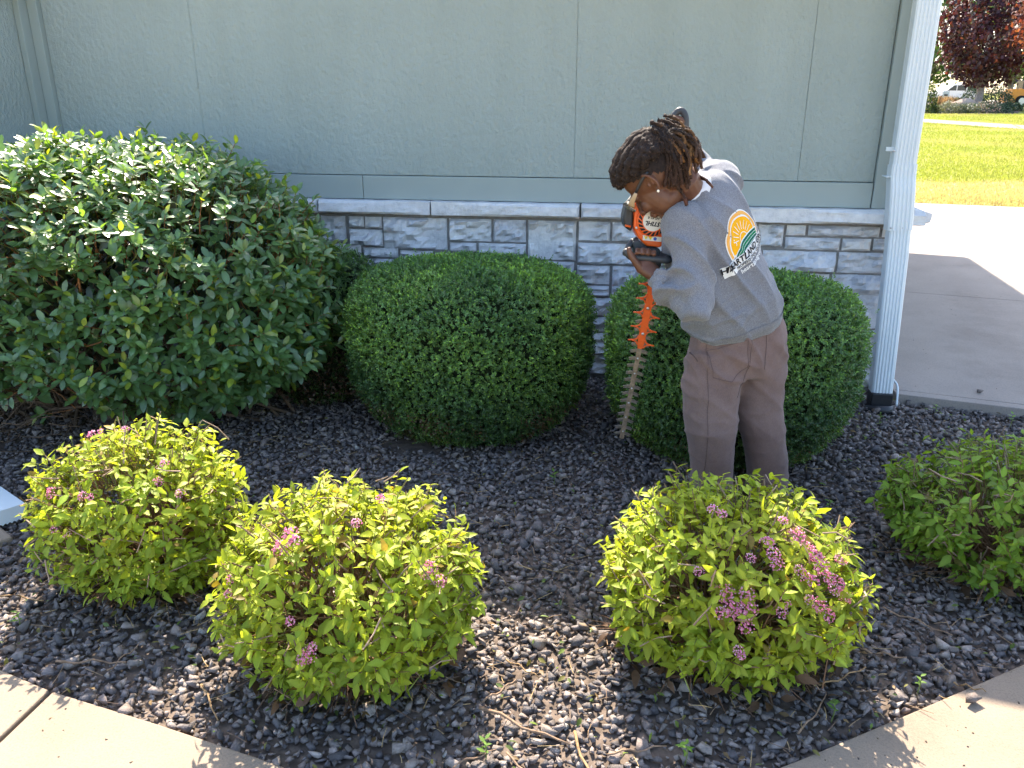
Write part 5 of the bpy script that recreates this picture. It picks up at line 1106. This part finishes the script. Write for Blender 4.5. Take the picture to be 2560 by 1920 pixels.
V_, F_, C_ = inst(*LEAF_BOX[0][:2], Rm, np.stack([xx, yy, np.array([zt(v) for v in yy])-.005], 1), c); tag(obj('grass', raw_mesh('grass', V_, F_, C_), M['grass']), 'mown grass blades on the lawn beyond the driveway', kind='stuff')

# ------------------------------------------------------------ litter on the bed
def ground_h(x, y): return .022
TW = [(-1.98, 1.98, .34, -.1, .0035, 'long twig lying left of the left spirea'), (-1.50, 1.72, .26, .12, .004, 'twig in the sun at the joint of the left walkway'), (-1.42, 1.76, .18, 1.4, .0026, 'upright leaning reddish twig below the left spirea'), (-1.08, 1.62, .2, -.8, .0035, 'pale twig along the walkway edge left of the middle spirea'),
      (-.22, 1.66, .34, -.35, .0052, 'longest and thickest twig crossing the sunny patch between the spireas'), (-.30, 1.78, .16, .9, .0035, 'short twig slanting up beside the middle spirea'), (-.05, 1.56, .26, -1.25, .0045, 'thick twig running down to the bottom of the photo'), (-.18, 1.50, .22, -.75, .0032, 'slender twig at the bottom of the sunny patch'), (-.34, 1.52, .2, .65, .003, 'orange brown twig in front of the middle spirea'), (-.25, 1.88, .15, -.5, .0028, 'thin twig at the edge of the roof shadow between the spireas'), (.08, 1.62, .2, .35, .003, 'twig just below the left side of the flowering spirea'),
      (.55, 1.82, .24, 1.0, .003, 'dark twig below the right side of the flowering spirea'), (.66, 1.98, .22, .55, .0032, 'twig right of the flowering spirea near the walkway'), (.80, 2.10, .16, -.2, .004, 'short pale twig halfway between the two right spireas'), (.95, 2.28, .26, -.6, .003, 'long twig in front of the shaded spirea'), (1.0, 1.985, .10, -.25, .003, 'tiny twig lying on the right walkway beside a loose stone')]
for i, (x, y, L_, a, r_, lab_) in enumerate(TW):
    w = 1 if in_bed(np.array([x]), np.array([y]))[0] else 0; z = .034 if w else .036
    d = np.array((math.cos(a), math.sin(a), 0)); nrm_ = np.array((-d[1], d[0], 0)); n = 9; t = np.linspace(-.5, .5, n)
    P = [np.array((x, y, z+.006*math.sin(k*1.7+i)))+d*L_*.8*k_+nrm_*.018*L_*math.sin(3*k_*2+i) for k, k_ in enumerate(t)]
    V, F = loft(P, np.linspace(r_, r_*.55, n), seg=6); sh_c = (.26, .17, .11) if i % 3 else (.32, .20, .10)
    tag(obj('fallen_twig', raw_mesh('fallen_twig', V, F, np.tile(sh_c, (len(V), 1)), smooth=True), M['twig']), lab_, 'twig', 'fallen twigs on the bed')
# clippings scattered over the stones
Kc = 3200; cx_ = rng.uniform(-2.4, 2.0, Kc*3); cy_ = rng.uniform(1.3, 4.4, Kc*3); cx_, cy_ = cx_[in_bed(cx_, cy_)][:Kc], cy_[in_bed(cx_, cy_)][:Kc]; Kc = len(cx_)
near = np.min([np.hypot((cx_-a)/1.0, cy_-b_) for a, b_ in ((-1.6, 2.24), (-.76, 1.95), (.335, 2.13), (1.36, 2.70), (1.0, 4.1))], axis=0); ok = rng.random(Kc) < np.clip(1.3-near*1.4, .12, 1); cx_, cy_ = cx_[ok], cy_[ok]; Kc = len(cx_)
c = np.array([(.20, .28, .06), (.28, .26, .08), (.30, .20, .10), (.16, .22, .07)])[rng.integers(0, 4, Kc)]*rng.uniform(.6, 1.2, (Kc, 1))
V_, F_, C_ = inst(*LEAF_SPIREA[1][:2], frames(rand_dirs(Kc)*np.array([1, 1, .35]), rand_dirs(Kc)*.7+np.array([0, 0, 1]), rng.uniform(.007, .030, Kc)), np.stack([cx_, cy_, rng.uniform(.022, .038, Kc)], 1), c)
tag(obj('clippings', raw_mesh('clippings', V_, F_, C_), M['leaf_spirea']), 'leaf clippings scattered over the lava rock', kind='stuff')
Ks = 900; sx_ = rng.uniform(-2.3, 1.6, Ks*3); sy_ = rng.uniform(1.3, 3.4, Ks*3); q = in_bed(sx_, sy_); sx_, sy_ = sx_[q][:Ks], sy_[q][:Ks]; Ks = len(sx_); a = rng.uniform(0, 6.28, Ks); L_ = rng.uniform(.02, .08, Ks)
e0 = np.stack([sx_, sy_, rng.uniform(.024, .036, Ks)], 1); e1 = e0+np.stack([np.cos(a)*L_, np.sin(a)*L_, rng.normal(0, .006, Ks)], 1)
V_, F_ = many_tubes(np.stack([e0, (e0+e1)/2+rng.normal(0, .002, (Ks, 3)), e1], 1), np.tile((.0013, .0012, .0008), (Ks, 1)), 4)
tag(obj('twig_litter', raw_mesh('twig_litter', V_, F_, np.repeat(np.array([(.30, .20, .12), (.40, .28, .14), (.20, .13, .09)])[rng.integers(0, 3, Ks)], 12, axis=0)), M['twig']), 'fine twig litter scattered over the lava rock', kind='stuff')
# seedlings
SD = [(.60, 1.83, 'at the walkway edge below the flowering spirea'), (.86, 1.97, 'beside the small stone on the walkway edge'), (.20, 1.62, 'below the flowering spirea, out in front'), (-.30, 1.55, 'at the front of the sunny patch'), (1.30, 4.02, 'at the foot of the downspout'), (1.62, 4.18, 'below the driveway edge, first from the downspout'), (1.95, 4.08, 'below the driveway edge, second from the downspout'), (2.12, 3.80, 'near the right edge of the photo below the driveway'), (.84, 3.02, 'between the downspout boxwood and the shaded spirea'), (-.28, 3.1, 'in front of the gap between the two boxwoods'), (-1.85, 1.86, 'left of the left spirea by the walkway')]
for i, (x, y, wh) in enumerate(SD):
    root = tag(empty('weed_seedling', (x, y, .01)), 'small green weed seedling '+wh, 'weed', 'weed seedlings in the lava rock')
    n = 5+i % 4; st_ = LEAF_SPIREA[i % 3]
    V, F = loft([(x, y, .0), (x+.004, y, .04), (x, y+.003, .062)], .0018, seg=5); obj('stem', raw_mesh('stem', V, F, np.tile((.16, .20, .06), (len(V), 1))), M['twig'], root)
    me = raw_mesh('leaf', st_[0], st_[1], st_[2]*np.array((.17, .30, .05))*random.uniform(.8, 1.2), smooth=True); me.materials.append(M['leaf_spirea'])
    for k in range(n):
        a = k*2.4+i; d = np.array([[math.cos(a), math.sin(a), .35]]); Rm = frames(d, np.array([[0, 0, 1.]]), np.array([random.uniform(.014, .028)]))[0]; Mx = np.eye(4); Mx[:3, :3] = Rm; Mx[:3, 3] = (0, 0, .028+.006*k)
        o = bpy.data.objects.new('leaf', me); col.objects.link(o); o.parent = root; o.matrix_basis = Matrix(Mx.tolist())
# single stones and a dead leaf
for x, y, z, s_, lab_ in ((.985, 1.925, .05, .026, 'single brown lava stone lying on the walkway corner'), (1.92, 4.42, .075, .022, 'single dark stone lying on the driveway edge')):
    bV, bF = hull_stone(105); tag(obj('loose_stone', raw_mesh('loose_stone', bV*s_*np.array((1, 1, .9))+np.array((x, y, z-.004)), bF, np.tile((.17, .14, .125), (len(bV), 1))), M['gravel']), lab_, 'stone')
V, F, S_ = leaf_mesh([(0, 0), (.15, .16), (.35, .30), (.6, .28), (.85, .12), (1, 0)], .5, .3)
Rm = frames(np.array([[.95, -.2, .1]]), np.array([[.1, -.6, .8]]), np.array([.085]))[0]
tag(obj('dead_leaf', raw_mesh('dead_leaf', V@Rm.T+np.array((.44, 1.985, .47)), F, np.tile((.42, .27, .19), (len(V), 1)), smooth=True), M['leaf_spirea']), 'pale brown dead leaf caught on top of the flowering spirea', 'leaf')
cb = MB(); cb.add(*loft(spline([(1.46, 4.40, .12), (1.47, 4.35, .10), (1.462, 4.30, .05), (1.455, 4.27, .015)], 12), .006, seg=8)); tag(cb.build('cable', M['gutter'], smooth=True), 'short white cable looping out beside the foot of the downspout', 'cable')
# crumbs of soil and bark on the paving
Kq = 260; qx = np.concatenate([rng.uniform(-2.4, 1.6, Kq//2), rng.uniform(1.6, 4.5, Kq//2)]); qy = np.concatenate([y_walk(qx[:Kq//2])-np.abs(rng.normal(0, .14, Kq//2))-.01, y_drive(qx[Kq//2:])+rng.uniform(.03, 4.5, Kq//2)]); qz = np.concatenate([np.full(Kq//2, .031), np.full(Kq//2, .061)])
bV, bF = hull_stone(103); V_, F_, C_ = inst(bV, bF, rot_rand(Kq, .3)*rng.uniform(.0012, .0055, Kq)[:, None, None], np.stack([qx, qy, qz], 1), np.array([(.12, .09, .07), (.2, .15, .1), (.09, .08, .08)])[rng.integers(0, 3, Kq)])
tag(obj('crumbs', raw_mesh('crumbs', V_, F_, C_), M['gravel']), 'crumbs of soil and bark on the paving', kind='stuff')
